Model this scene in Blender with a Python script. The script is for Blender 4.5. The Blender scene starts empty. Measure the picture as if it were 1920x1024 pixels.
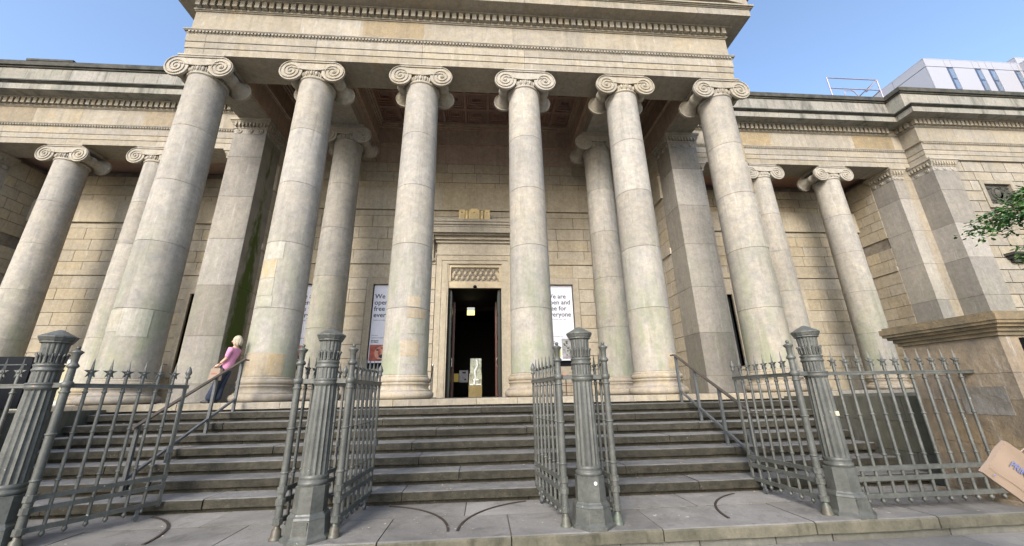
import bpy, bmesh, math, random
from mathutils import Vector, Matrix
random.seed(7)
R = math.radians
S = bpy.context.scene
COL = S.collection
# ------------------------------------------------------------------ camera
cam_d = bpy.data.cameras.new('camera'); cam = bpy.data.objects.new('camera', cam_d); COL.objects.link(cam)
_yaw, _pit, _rol = 0.0789, 0.3104, -0.0189
fw = Vector((math.sin(_yaw)*math.cos(_pit), math.cos(_yaw)*math.cos(_pit), math.sin(_pit)))
rt = Vector((math.cos(_yaw), -math.sin(_yaw), 0)); up = rt.cross(fw)
r2 = rt*math.cos(_rol)+up*math.sin(_rol); u2 = -rt*math.sin(_rol)+up*math.cos(_rol)
m = Matrix((( r2.x, u2.x, -fw.x, .3101), (r2.y, u2.y, -fw.y, -9.2281), (r2.z, u2.z, -fw.z, .0466), (0, 0, 0, 1)))
cam.matrix_world = m
cam_d.sensor_width = 36; cam_d.lens = 36*713.87/1920; cam_d.clip_start = .05; cam_d.clip_end = 2000
S.camera = cam
# ------------------------------------------------------------------ light
SUN_AZ, SUN_EL = 202, 31            # azimuth clockwise from the facade's inward normal
W = bpy.data.worlds.new('World'); S.world = W; W.use_nodes = True
nt = W.node_tree; nt.nodes.clear()
sky = nt.nodes.new('ShaderNodeTexSky'); sky.sky_type = 'NISHITA'; sky.sun_disc = False
sky.sun_elevation = R(SUN_EL); sky.sun_rotation = R(SUN_AZ); sky.air_density = 1.0; sky.dust_density = 2.0; sky.ozone_density = 1.6
bg = nt.nodes.new('ShaderNodeBackground'); bg.inputs[1].default_value = .15
wo = nt.nodes.new('ShaderNodeOutputWorld'); nt.links.new(sky.outputs[0], bg.inputs[0]); nt.links.new(bg.outputs[0], wo.inputs[0])
sd = bpy.data.lights.new('sun', 'SUN'); sd.energy = 1.75; sd.angle = R(22); sd.color = (1, .96, .9)
so = bpy.data.objects.new('sun', sd); COL.objects.link(so)
_d = Vector((math.sin(R(SUN_AZ))*math.cos(R(SUN_EL)), math.cos(R(SUN_AZ))*math.cos(R(SUN_EL)), math.sin(R(SUN_EL))))
so.rotation_euler = _d.to_track_quat('Z', 'Y').to_euler(); so.location = (0, -20, 30)
S.view_settings.view_transform = 'Standard'; S.view_settings.look = 'None'
S.view_settings.exposure = 1.36; S.view_settings.gamma = 1; S.view_settings.use_curve_mapping = False
# ------------------------------------------------------------------ materials
class NG:
    def __init__(s, name):
        s.m = bpy.data.materials.new(name); s.m.use_nodes = True; s.t = s.m.node_tree; s.t.nodes.clear()
        s.out = s.n('OutputMaterial'); s.b = s.n('BsdfPrincipled'); s.l(s.b.outputs[0], s.out.inputs[0])
    def n(s, k, **kw):
        o = s.t.nodes.new('ShaderNode'+k)
        for a, v in kw.items(): setattr(o, a, v)
        return o
    def l(s, a, b): s.t.links.new(a, b)
    def val(s, inp, v):
        if hasattr(v, 'is_linked') or hasattr(v, 'links'): s.l(v, inp)
        else: inp.default_value = v
    def pos(s, sc=(1, 1, 1)):
        g = s.n('NewGeometry'); mp = s.n('Mapping'); mp.inputs['Scale'].default_value = sc
        s.l(g.outputs['Position'], mp.inputs['Vector']); return mp.outputs[0]
    def noise(s, scale, vec=None, detail=6, rough=.6, dist=0):
        o = s.n('TexNoise'); o.inputs['Scale'].default_value = scale; o.inputs['Detail'].default_value = detail
        o.inputs['Roughness'].default_value = rough; o.inputs['Distortion'].default_value = dist
        s.l(vec if vec is not None else s.pos(), o.inputs['Vector']); return o.outputs['Fac']
    def ramp(s, fac, a, b, c0=(0, 0, 0, 1), c1=(1, 1, 1, 1)):
        o = s.n('ValToRGB'); e = o.color_ramp.elements; e[0].position = a; e[1].position = b; e[0].color = c0; e[1].color = c1
        s.l(fac, o.inputs[0]); return o.outputs[0]
    def mix(s, fac, a, b, bt='MIX'):
        o = s.n('MixRGB', blend_type=bt)
        for i, v in enumerate((fac, a, b)):
            if isinstance(v, tuple): v = (*v, 1) if len(v) == 3 else v
            s.val(o.inputs[i], v)
        return o.outputs[0]
    def math(s, op, a, b=0.0, c=None):
        o = s.n('Math', operation=op); s.val(o.inputs[0], a); s.val(o.inputs[1], b)
        if c is not None: s.val(o.inputs[2], c)
        return o.outputs[0]
    def sep(s):
        g = s.n('NewGeometry'); o = s.n('SeparateXYZ'); s.l(g.outputs['Position'], o.inputs[0]); return o.outputs
    def rnd(s): return s.n('ObjectInfo').outputs['Random']
    def bump(s, h, st=.3, d=.02):
        o = s.n('Bump'); o.inputs['Strength'].default_value = st; o.inputs['Distance'].default_value = d
        s.l(h, o.inputs['Height']); s.l(o.outputs[0], s.b.inputs['Normal'])
    def fin(s, col, rough=.8, metal=0.0, spec=.3):
        s.val(s.b.inputs['Base Color'], (*col, 1) if isinstance(col, tuple) else col)
        s.val(s.b.inputs['Roughness'], rough); s.b.inputs['Metallic'].default_value = metal
        s.b.inputs['Specular IOR Level'].default_value = spec; return s.m

def stone(name, c1, c2, dark=(.1, .09, .07), dark_amt=.35, streak=.3, green=0.0, gz=(0, 4), rand=.22, bumpd=.02, grey=(.36, .35, .34), grey_amt=.35, blotch=None, sx=3.5, lite=None):
    lite = (.3 if c1[0] > .2 else 0) if lite is None else lite
    g = NG(name)
    n1 = g.noise(.9, detail=5); n2 = g.noise(14, detail=8, rough=.7); n3 = g.noise(3.2, detail=6, dist=.4)
    c = g.mix(g.ramp(n1, .35, .65), c1, c2)
    c = g.mix(g.math('MULTIPLY', g.ramp(n3, .42, .7), grey_amt), c, grey)
    if blotch: c = g.mix(g.math('MULTIPLY', g.ramp(g.noise(2.1, detail=7, dist=.4), .52, .78), .6), c, blotch)
    c = g.mix(1., c, g.ramp(g.noise(6.5, detail=10, rough=.82), .28, .72, (.70, .70, .69, 1), (1.2, 1.2, 1.2, 1)), 'MULTIPLY')
    c = g.mix(g.math('MULTIPLY', g.ramp(g.noise(2.2, g.pos((5.5, 5.5, .35)), detail=8, rough=.75), .56, .70), streak), c, dark)
    c = g.mix(g.math('MULTIPLY', g.ramp(g.noise(2.6, g.pos((4.2, 4.2, .5)), detail=8, rough=.7), .57, .68), lite), c, (.50, .475, .43))
    sv = g.pos((sx, sx, .22)); st = g.noise(1.6, sv, detail=7, rough=.65)
    c = g.mix(g.math('MULTIPLY', g.ramp(st, .5, .72), streak), c, dark)
    sp = g.ramp(g.noise(38, detail=3, rough=.8), .62, .78)
    c = g.mix(g.math('MULTIPLY', sp, dark_amt), c, dark)
    f = g.ramp(n2, .2, .8, (.84, .84, .84, 1), (1.08, 1.08, 1.08, 1)); c = g.mix(1.0, c, f, 'MULTIPLY')
    r = g.math('MULTIPLY_ADD', g.rnd(), rand, 1-rand*.55)
    hv = g.n('HueSaturation'); g.l(r, hv.inputs['Value'])
    rr = g.math('FRACT', g.math('MULTIPLY', g.rnd(), 17.3)); g.l(g.math('MULTIPLY_ADD', rr, .3, .8), hv.inputs['Saturation'])
    g.l(c, hv.inputs['Color']); c = hv.outputs[0]
    if green:
        z = g.sep()[2]; mz = g.n('MapRange'); g.l(z, mz.inputs[0]); mz.inputs[1].default_value = gz[0]; mz.inputs[2].default_value = gz[1]
        mz.inputs[3].default_value = 1; mz.inputs[4].default_value = 0
        gm = g.math('MULTIPLY', g.math('MULTIPLY', mz.outputs[0], green), g.ramp(g.noise(1.5, g.pos((1.6, 1.6, .5)), detail=6), .44, .62))
        c = g.mix(gm, c, (.17, .21, .11))
    g.bump(g.math('ADD', n2, g.math('MULTIPLY', n3, .8)), .35, bumpd)
    return g.fin(c, .85, 0, .25)

M = {}
M['frieze'] = stone('buff sandstone', (.31, .27, .205), (.26, .23, .178), streak=.32, grey_amt=.45, grey=(.27, .255, .235), blotch=(.31, .245, .155), bumpd=.025)
M['column'] = stone('pale grey sandstone', (.355, .325, .272), (.295, .27, .23), streak=.36, green=.6, gz=(.2, 4.6), rand=.2, grey=(.25, .238, .225), grey_amt=.8, sx=2.2)
M['capital'] = stone('carved sandstone', (.34, .30, .235), (.28, .25, .20), streak=.3, rand=.08)
M['wall'] = stone('buff ashlar', (.45, .39, .295), (.42, .365, .275), streak=.2, rand=.13, grey_amt=.2, grey=(.27, .24, .2))  # portico stone, colour lifted to make up for the shade inside
M['wingwall_dimmed'] = stone('buff ashlar dimmed for sun', (.335, .285, .2), (.28, .24, .175), streak=.22, rand=.15, grey_amt=.3, grey=(.25, .225, .19))  # same stone as the portico wall, colour dimmed where the sun overlights it
M['anta'] = stone('grey buff ashlar', (.30, .275, .235), (.25, .23, .2), streak=.3, rand=.42, grey_amt=.5, grey=(.23, .215, .205), green=.25, gz=(0, 6))
M['moss'] = stone('algae covered ashlar', (.30, .27, .22), (.22, .21, .17), streak=.3, rand=.1, green=2.6, gz=(-1, 7), grey_amt=.2)
M['joint'] = stone('mortar', (.16, .13, .09), (.11, .09, .07), rand=0)
M['parapet'] = stone('sooty parapet stone', (.27, .245, .21), (.235, .225, .195), dark=(.04, .042, .035), streak=.8, rand=.15, grey_amt=.7, grey=(.22, .23, .20), sx=1.4)
M['soot'] = stone('soot blackened stone', (.065, .062, .05), (.03, .032, .026), dark=(.02, .02, .02), dark_amt=.6, streak=.5, rand=.15, grey_amt=.25, grey=(.2, .19, .165), bumpd=.05, sx=1.5)
M['ceiling'] = stone('brown painted plaster', (.42, .26, .2), (.34, .21, .165), rand=.1, grey_amt=0, streak=.1)
M['ceilframe'] = stone('brown stone frame', (.48, .34, .24), (.42, .30, .21), rand=.08, grey_amt=.1)
M['pier'] = stone('orange brown sandstone', (.285, .215, .135), (.225, .18, .125), streak=.4, rand=.3, grey=(.15, .125, .10), grey_amt=.95, blotch=(.19, .16, .13), bumpd=.05)
M['repair'] = stone('orange repair stone', (.36, .28, .165), (.31, .26, .185), streak=.15, rand=.25)
M['base'] = stone('worn base stone', (.34, .285, .195), (.27, .23, .17), streak=.25, grey=(.26, .23, .21), grey_amt=.9)
M['landing'] = stone('landing stone', (.32, .275, .2), (.26, .225, .165), dark=(.08, .07, .06), streak=.3, grey=(.22, .2, .17), grey_amt=.6, rand=.3)
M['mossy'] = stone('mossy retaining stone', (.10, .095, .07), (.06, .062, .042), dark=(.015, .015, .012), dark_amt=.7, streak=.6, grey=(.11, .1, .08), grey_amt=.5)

def step_mat():
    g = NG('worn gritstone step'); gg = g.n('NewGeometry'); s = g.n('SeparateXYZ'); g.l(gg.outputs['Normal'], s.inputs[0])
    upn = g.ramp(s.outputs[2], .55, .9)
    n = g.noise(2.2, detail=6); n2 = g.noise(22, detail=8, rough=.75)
    front = g.mix(g.ramp(g.noise(7, detail=9, rough=.75), .32, .7), (.013, .012, .008), (.056, .05, .036)); front = g.mix(g.ramp(g.noise(1.3, g.pos((1, 1, 5)), detail=6), .55, .75), front, (.013, .014, .008))  # fronts dark with dirt, then darkened further to offset the low sun
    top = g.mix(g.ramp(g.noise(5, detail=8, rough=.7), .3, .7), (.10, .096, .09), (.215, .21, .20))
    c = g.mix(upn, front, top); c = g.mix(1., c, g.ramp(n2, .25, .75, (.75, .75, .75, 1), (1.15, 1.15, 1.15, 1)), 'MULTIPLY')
    c = g.mix(g.math('MULTIPLY', g.ramp(g.noise(60, detail=2), .72, .76), .7), c, (.35, .34, .31))
    hv = g.n('HueSaturation'); g.l(g.math('MULTIPLY_ADD', g.rnd(), .45, .78), hv.inputs['Value']); g.l(c, hv.inputs['Color'])
    g.bump(g.math('ADD', n2, n), .5, .02); return g.fin(hv.outputs[0], .82, 0, .3)
M['step'] = step_mat()

def flag_mat(name, a, b):
    g = NG(name); n = g.noise(1.4, detail=7, dist=.3); n2 = g.noise(30, detail=8, rough=.75)
    c = g.mix(g.ramp(n, .35, .68), a, b); c = g.mix(g.math('MULTIPLY', g.ramp(g.noise(3, detail=7, dist=1), .58, .7), .5), c, (.11, .1, .085))
    c = g.mix(1., c, g.ramp(n2, .25, .75, (.8, .8, .8, 1), (1.12, 1.12, 1.12, 1)), 'MULTIPLY')
    c = g.mix(g.ramp(g.noise(8, detail=2), .765, .775), c, (.5, .49, .45))
    hv = g.n('HueSaturation'); g.l(g.math('MULTIPLY_ADD', g.rnd(), .4, .78), hv.inputs['Value']); g.l(c, hv.inputs['Color'])
    g.bump(g.math('ADD', n2, n), .4, .012); return g.fin(hv.outputs[0], .8, 0, .3)
M['flag'] = flag_mat('worn york stone', (.225, .212, .195), (.15, .142, .13))
M['kerb'] = stone('kerb stone', (.155, .148, .128), (.105, .102, .09), dark=(.06, .06, .04), streak=.4, grey=(.13, .13, .105), grey_amt=.8, rand=.25)
M['bounce_ground'] = flag_mat('pale bounce ground', (.34, .32, .28), (.28, .265, .235))  # unseen road and ground, paled to bounce light into the portico

def plateau_mat():
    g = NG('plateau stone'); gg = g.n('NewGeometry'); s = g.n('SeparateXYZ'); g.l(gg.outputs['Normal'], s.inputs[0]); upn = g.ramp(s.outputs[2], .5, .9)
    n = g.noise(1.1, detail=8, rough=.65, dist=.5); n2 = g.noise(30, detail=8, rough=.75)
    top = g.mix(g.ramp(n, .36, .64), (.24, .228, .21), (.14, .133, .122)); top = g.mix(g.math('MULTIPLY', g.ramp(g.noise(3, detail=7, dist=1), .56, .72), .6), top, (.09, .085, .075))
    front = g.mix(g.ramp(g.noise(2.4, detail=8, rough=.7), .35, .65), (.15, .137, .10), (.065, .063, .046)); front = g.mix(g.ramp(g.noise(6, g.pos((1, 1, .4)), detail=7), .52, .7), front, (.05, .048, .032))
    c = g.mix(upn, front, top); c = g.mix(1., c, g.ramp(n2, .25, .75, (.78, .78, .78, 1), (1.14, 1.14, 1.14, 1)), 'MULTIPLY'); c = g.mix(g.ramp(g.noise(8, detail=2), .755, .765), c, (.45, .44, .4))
    hv = g.n('HueSaturation'); g.l(g.math('MULTIPLY_ADD', g.rnd(), .35, .82), hv.inputs['Value']); g.l(c, hv.inputs['Color'])
    g.bump(g.math('ADD', n2, n), .4, .015); return g.fin(hv.outputs[0], .8, 0, .3)
M['plateau'] = plateau_mat()

def iron(name, c, c2, rough=.42, chip=True):
    g = NG(name); n = g.noise(3.5, detail=8, rough=.7); n2 = g.noise(40, detail=5, rough=.7)
    k = g.mix(g.ramp(n, .36, .66), c, c2); k = g.mix(1., k, g.ramp(g.noise(26, detail=8, rough=.8), .3, .7, (.62, .62, .6, 1), (1.22, 1.24, 1.2, 1)), 'MULTIPLY'); k = g.mix(g.math('MULTIPLY', g.ramp(g.noise(2.2, g.pos((9, 9, .8)), detail=5), .55, .72), .5), k, (.07, .075, .065))
    if chip:
        k = g.mix(g.ramp(g.math('ADD', g.noise(17, detail=4), g.math('MULTIPLY', g.noise(1.7, detail=3), .35)), .90, .93), k, (.34, .42, .38)); k = g.mix(g.ramp(g.noise(6.3, detail=3), .745, .76), k, (.3, .13, .08))
    g.bump(g.math('ADD', n2, n), .25, .006); return g.fin(k, g.ramp(n2, .2, .8, (rough-.1,)*3+(1,), (rough+.2,)*3+(1,)), 0, .5)
M['iron'] = iron('grey green painted iron', (.054, .056, .052), (.102, .104, .096))
M['steel'] = iron('dark grey painted steel', (.07, .075, .08), (.095, .1, .105), .4, False)
M['steeltop'] = iron('worn brown handrail', (.07, .055, .045), (.045, .037, .03), .4, False)

def plain(name, c, rough=.6, metal=0.0, var=.12, spec=.4, emit=None):
    g = NG(name); n = g.noise(7, detail=6)
    k = g.mix(1., (*c, 1), g.ramp(n, .3, .7, (1-var,)*3+(1,), (1+var,)*3+(1,)), 'MULTIPLY')
    mm = g.fin(k, rough, metal, spec)
    if emit: g.b.inputs['Emission Color'].default_value = (*emit[:3], 1); g.b.inputs['Emission Strength'].default_value = emit[3]
    return mm
M['black'] = plain('black panel', (.006, .007, .009), .7, spec=.15); M['interior'] = plain('unlit hall colour', (.02, .018, .016), .8)  # interior: near-black colour stands in for the hall's shade
M['poster'] = plain('white vinyl poster', (.72, .74, .84), .5, var=.03); M['ink'] = plain('dark ink', (.03, .032, .05), .6)
M['doorgreen'] = plain('dark green door paint', (.02, .028, .022), .35); M['doorred'] = plain('dark red mahogany', (.10, .03, .022), .4)
M['gold'] = plain('gilded carving', (.62, .48, .24), .6, var=.2); M['grille'] = plain('limestone grille', (.42, .35, .24), .8)
M['whitepanel'] = plain('white cladding panel', (.30, .305, .34), .4, var=.04); M['glass'] = plain('reflective window glass', (.22, .28, .36), .08, .5)
M['darkframe'] = plain('dark blue window frame', (.05, .065, .11), .4); M['galv'] = plain('galvanised tube', (.3, .27, .32), .45, .4)
M['paper'] = plain('brown kraft paper', (.26, .195, .145), .75, var=.06); M['paperfold'] = plain('kraft fold', (.36, .26, .18), .75); M['blueink'] = plain('blue print', (.15, .17, .32), .6)
M['skin'] = plain('skin', (.55, .32, .23), .55, var=.06); M['hair'] = plain('blonde hair', (.36, .31, .23), .5, var=.3); M['pink'] = plain('pink knitted top', (.5, .21, .33), .85)
M['denim'] = plain('navy denim', (.022, .03, .05), .9, var=.35); M['navy'] = plain('navy cloth', (.012, .014, .035), .8); M['shoe'] = plain('dark shoe', (.03, .03, .03), .5)
M['chrome'] = plain('brushed steel', (.5, .5, .48), .25, .9); M['belt'] = plain('navy belt', (.02, .025, .09), .7)
M['cream'] = plain('cream panel', (.52, .48, .32), .5); M['framewhite'] = plain('white frame', (.7, .7, .68), .5)
M['bark'] = stone('brown bark', (.11, .085, .06), (.07, .055, .04), rand=0, bumpd=.05)
M['litter'] = plain('dry litter scraps', (.33, .27, .18), .8, var=.5)
M['exit'] = plain('lit exit sign', (.7, .65, .2), .5, emit=(1, .8, .3, .8)); M['exitw'] = plain('white lit panel', (.7, .7, .7), .5, emit=(1, 1, .95, .25))
M['acrylic'] = plain('acrylic donation box', (.17, .19, .17), .12, .3, var=.6); M['brass'] = plain('gold box base', (.2, .15, .05), .5, var=.15)
M['redart'] = plain('red brown print', (.36, .09, .06), .5, var=.35); M['pinkart'] = plain('pink print', (.55, .27, .2), .5, var=.3); M['yellowart'] = plain('yellow green print', (.55, .52, .12), .5)
M['yellow'] = plain('yellow notice', (.5, .36, .05), .5, var=.05); M['greyart'] = plain('grey print', (.35, .34, .36), .5, var=.4); M['leafart'] = plain('dark green print', (.06, .1, .05), .5)
M['plate'] = plain('green grey metal plate', (.2, .24, .22), .4)
def leaf_mat():
    g = NG('leaf'); n = g.noise(2.5, detail=3); n2 = g.noise(30, detail=2)
    c = g.mix(g.ramp(n, .35, .65), (.035, .10, .03), (.13, .24, .06)); c = g.mix(g.ramp(n2, .4, .7), c, (.07, .17, .06))
    mm = g.fin(c, .5, 0, .4); g.b.inputs['Transmission Weight'].default_value = 0; return mm
M['leaf'] = leaf_mat()
# ------------------------------------------------------------------ mesh helpers
class MB:
    def __init__(s): s.v = []; s.f = []; s.sm = []
    def add(s, vs, fs, smooth=False):
        b = len(s.v); s.v += [tuple(v) for v in vs]; s.f += [tuple(b+i for i in f) for f in fs]; s.sm += [smooth]*len(fs)
    def box(s, x0, x1, y0, y1, z0, z1):
        s.add([(x0,y0,z0),(x1,y0,z0),(x1,y1,z0),(x0,y1,z0),(x0,y0,z1),(x1,y0,z1),(x1,y1,z1),(x0,y1,z1)],
              [(0,3,2,1),(4,5,6,7),(0,1,5,4),(1,2,6,5),(2,3,7,6),(3,0,4,7)])
    def lathe(s, prof, n=32, c=(0,0,0), axis='z', smooth=True, star=None, cap=True, ph=0):
        vs = []; k = len(prof)
        for r, h in prof:
            for i in range(n):
                a = 2*math.pi*i/n+ph; rr = r*(star(i) if star else 1); x, y = rr*math.cos(a), rr*math.sin(a)
                vs.append((c[0]+x, c[1]+y, c[2]+h) if axis == 'z' else (c[0]+x, c[1]+h, c[2]-y) if axis == 'y' else (c[0]+h, c[1]+x, c[2]+y))
        fs = [(j*n+i, j*n+(i+1) % n, (j+1)*n+(i+1) % n, (j+1)*n+i) for j in range(k-1) for i in range(n)]
        s.add(vs, fs, smooth)
        if cap: s.add([vs[i] for i in range(n)], [tuple(range(n))[::-1]]); s.add([vs[(k-1)*n+i] for i in range(n)], [tuple(range(n))])
    def tube(s, pts, r, n=6, smooth=True, caps=True):
        pts = [Vector(p) for p in pts]; vs = []; N = len(pts)
        rr = r if isinstance(r, (list, tuple)) else [r]*N
        ref = None
        for i, p in enumerate(pts):
            t = (pts[min(i+1, N-1)]-pts[max(i-1, 0)]).normalized()
            if ref is None: ref = t.orthogonal().normalized()
            ref = (ref-t*ref.dot(t)).normalized(); b = t.cross(ref)
            for k in range(n):
                a = 2*math.pi*k/n; vs.append(p+(ref*math.cos(a)+b*math.sin(a))*rr[i])
        fs = [(j*n+i, j*n+(i+1) % n, (j+1)*n+(i+1) % n, (j+1)*n+i) for j in range(N-1) for i in range(n)]
        s.add(vs, fs, smooth)
        if caps: s.add(vs[:n], [tuple(range(n))[::-1]]); s.add(vs[-n:], [tuple(range(n))])
    def prism(s, poly, a0, a1, axis='y'):   # poly of (u,w)
        n = len(poly)
        P = (lambda u, w, a: (u, a, w)) if axis == 'y' else (lambda u, w, a: (a, u, w)) if axis == 'x' else (lambda u, w, a: (u, w, a))
        s.add([P(u, w, a0) for u, w in poly]+[P(u, w, a1) for u, w in poly],
              [tuple(range(n)), tuple(range(2*n-1, n-1, -1))]+[(i, n+i, n+(i+1) % n, (i+1) % n) for i in range(n)])
    def ell(s, c, r, n=8, k=5):
        vs = []; 
        for j in range(k+1):
            t = math.pi*j/k
            for i in range(n):
                a = 2*math.pi*i/n; vs.append((c[0]+r[0]*math.sin(t)*math.cos(a), c[1]+r[1]*math.sin(t)*math.sin(a), c[2]+r[2]*math.cos(t)))
        s.add(vs, [(j*n+i, (j+1)*n+i, (j+1)*n+(i+1) % n, j*n+(i+1) % n) for j in range(k) for i in range(n)], True)
    def mesh(s, name, mat):
        me = bpy.data.meshes.new(name); me.from_pydata(s.v, [], s.f)
        bm = bmesh.new(); bm.from_mesh(me); bmesh.ops.recalc_face_normals(bm, faces=bm.faces); bm.to_mesh(me); bm.free()
        me.polygons.foreach_set('use_smooth', s.sm); me.materials.append(mat); me.update(); return me
def link(name, me, parent=None, loc=(0,0,0), rz=0, scale=None):
    o = bpy.data.objects.new(name, me); COL.objects.link(o); o.location = loc
    if rz: o.rotation_euler.z = rz
    if scale: o.scale = scale
    if parent: o.parent = parent
    return o
def obj(name, mb, mat, parent=None, loc=(0,0,0), rz=0): return link(name, mb.mesh(name, mat), parent, loc, rz)
def empty(name, loc=(0,0,0), parent=None, rz=0):
    o = bpy.data.objects.new(name, None); COL.objects.link(o); o.location = loc; o.rotation_euler.z = rz
    if parent: o.parent = parent
    return o
def thing(name, label, cat, loc=(0,0,0), rz=0, group=None):
    o = empty(name, loc, None, rz); tag(o, label, cat, group); return o
def tag(o, label, cat, group=None):
    o['label'] = label; o['category'] = cat
    if group: o['group'] = group
def struct(o): o['kind'] = 'structure'; return o
_cube = {}
def brick(name, parent, x0, x1, y0, y1, z0, z1, mat):
    """a separate piece sharing one chamfered unit mesh per material"""
    if mat.name not in _cube:
        b = MB(); b.box(-.5, .5, -.5, .5, -.5, .5); _cube[mat.name] = b.mesh('block', mat)
    return link(name, _cube[mat.name], parent, ((x0+x1)/2, (y0+y1)/2, (z0+z1)/2), 0, (x1-x0, y1-y0, z1-z0))
def box(name, parent, x0, x1, y0, y1, z0, z1, mat):
    b = MB(); b.box(x0, x1, y0, y1, z0, z1); return obj(name, b, mat, parent)
def text_mesh(txt, size, mat, depth=.002, name='lettering', bold=0.0, align='LEFT', shear=0.0):
    c = bpy.data.curves.new(name, 'FONT'); c.body = txt; c.size = size; c.extrude = depth; c.offset = bold; c.align_x = align; c.shear = shear; c.resolution_u = 3; c.space_line = .95
    o = bpy.data.objects.new(name, c); COL.objects.link(o)
    dg = bpy.context.evaluated_depsgraph_get(); me = bpy.data.meshes.new_from_object(o.evaluated_get(dg)); bpy.data.objects.remove(o)
    me.materials.clear(); me.materials.append(mat); return me
def text_on(parent, txt, x, y, z, size, mat, facing='-y', **kw):
    me = text_mesh(txt, size, mat, **kw); o = link('lettering', me, parent, (x, y, z)); o.rotation_euler = (R(90), 0, 0); return o
# ================================================================== SETTING: ground, forecourt, stairs
RS, TR, Y0 = .165, .3678, -.845
G = -8*RS+.001; PAVE = G-.2; H = 9.19
def jslab(name, x0, x1, yf, yb, zt, zb, mat, parent, nose=.012, j=.006, seg=None, tilt=0):
    """a stone slab with a worn rounded front edge, slightly uneven"""
    n = seg or max(2, int((x1-x0)/.16)); b = MB(); vs = []
    dz = random.uniform(-.004, .004)
    for i in range(n+1):
        x = x0+(x1-x0)*i/n; e = random.uniform(-j, j); e2 = random.uniform(-j, j)*.7
        wear = .006*math.sin(i*.7+x0*3)
        for (y, z) in ((yb, zb), (yf+e*.6, zb+e2), (yf+e, zt-nose-abs(e2)), (yf+nose*.4+e, zt-nose*.35+wear*.3), (yf+nose*1.3+e, zt+dz*.3), (yb, zt+dz*.3)):
            vs.append((x, y, z))
    k = 6; fs = [(i*k+a, i*k+(a+1) % k, (i+1)*k+(a+1) % k, (i+1)*k+a) for i in range(n) for a in range(k)]
    b.add(vs, fs); b.add(vs[:k], [tuple(range(k))]); b.add(vs[-k:], [tuple(range(k))[::-1]])
    return obj(name, b, mat, parent)
b = MB(); b.add([(-400, -400, PAVE-.004), (400, -400, PAVE-.004), (400, 400, PAVE-.004), (-400, 400, PAVE-.004)], [(0, 1, 2, 3)])
ground = struct(obj('ground', b, M['bounce_ground']))
pav = struct(empty('pavement'))
b = MB(); b.box(-30, 30, -8.4, -4.6, PAVE-.1, PAVE-.012); obj('mortar_bed', b, M['joint'], pav)
rows = [(-4.69, -5.6), (-5.6, -6.5), (-6.5, -7.4), (-7.4, -8.3)]
for ri, (ya, yb_) in enumerate(rows):
    x = -14-random.random()
    while x < 16:
        w = random.uniform(.75, 1.15); brick('paving_flag', pav, x+.006, x+w-.006, yb_+.006, ya-.006, PAVE-.06, PAVE+random.uniform(-.002, .003), M['flag']); x += w
road = struct(empty('road'))
b = MB(); b.box(-30, 30, -8.55, -8.32, PAVE-.1, PAVE+.002); obj('kerb_edge', b, M['kerb'], road)
b = MB(); b.box(-60, 60, -16, -8.56, PAVE-.2, PAVE-.0); obj('carriageway', b, M['bounce_ground'], road)
# forecourt plateau on which the gates stand
fc = struct(empty('forecourt'))
b = MB(); b.box(-11.5, 11.5, -4.66, -3.3, G-.35, G-.012); obj('mortar_bed', b, M['joint'], fc)
xs = [-11.4, -9.8, -8.2, -6.9, -5.5, -4.1, -2.35, -.73, .61, 2.2, 3.9, 5.35, 6.7, 8.2, 9.9, 11.4]
for a, c in zip(xs, xs[1:]):
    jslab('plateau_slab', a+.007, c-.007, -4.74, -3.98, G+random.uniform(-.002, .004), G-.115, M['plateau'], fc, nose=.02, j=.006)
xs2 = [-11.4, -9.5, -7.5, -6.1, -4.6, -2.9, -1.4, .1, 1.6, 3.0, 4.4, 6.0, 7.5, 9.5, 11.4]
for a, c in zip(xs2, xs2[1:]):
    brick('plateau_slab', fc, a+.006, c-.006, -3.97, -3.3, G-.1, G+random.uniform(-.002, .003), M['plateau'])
xs3 = [-11.4, -9.9, -8.3, -7, -5.9, -4.9, -3.7, -2.5, -1.3, -.2, .9, 1.75, 2.6, 3.45, 4.1, 5.5, 6.6, 7.9, 9.5, 11.4]
for a, c in zip(xs3, xs3[1:]):
    jslab('kerb_stone', a+.006, c-.006, -4.69, -4.3, G-.118, PAVE-.05, M['kerb'], fc, nose=.006, j=.008)
# rusty quadrant tracks worn in the flags where the gate wheels run
M['rust'] = plain('rusted iron track', (.035, .024, .018), .8, var=.3)
def arc(hx, a0, a1, r=1.17):
    b = MB(); n = 22; vs = []
    for i in range(n+1):
        a = R(a0+(a1-a0)*i/n)
        for rr in (r-.014, r+.014): vs += [(hx+rr*math.cos(a), -4.56+rr*math.sin(a), G+.002), (hx+rr*math.cos(a), -4.56+rr*math.sin(a), G+.009)]
    fs = []
    for i in range(n):
        q = i*4; fs += [(q+1, q+3, q+7, q+5), (q, q+1, q+5, q+4), (q+3, q+2, q+6, q+7)]
    b.add(vs, fs); obj('gate_track', b, M['rust'], fc)
arc(-1.22, 2, 74); arc(1.22, 178, 106); arc(-4.25, 3, 66); arc(4.25, 177, 112)
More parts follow.
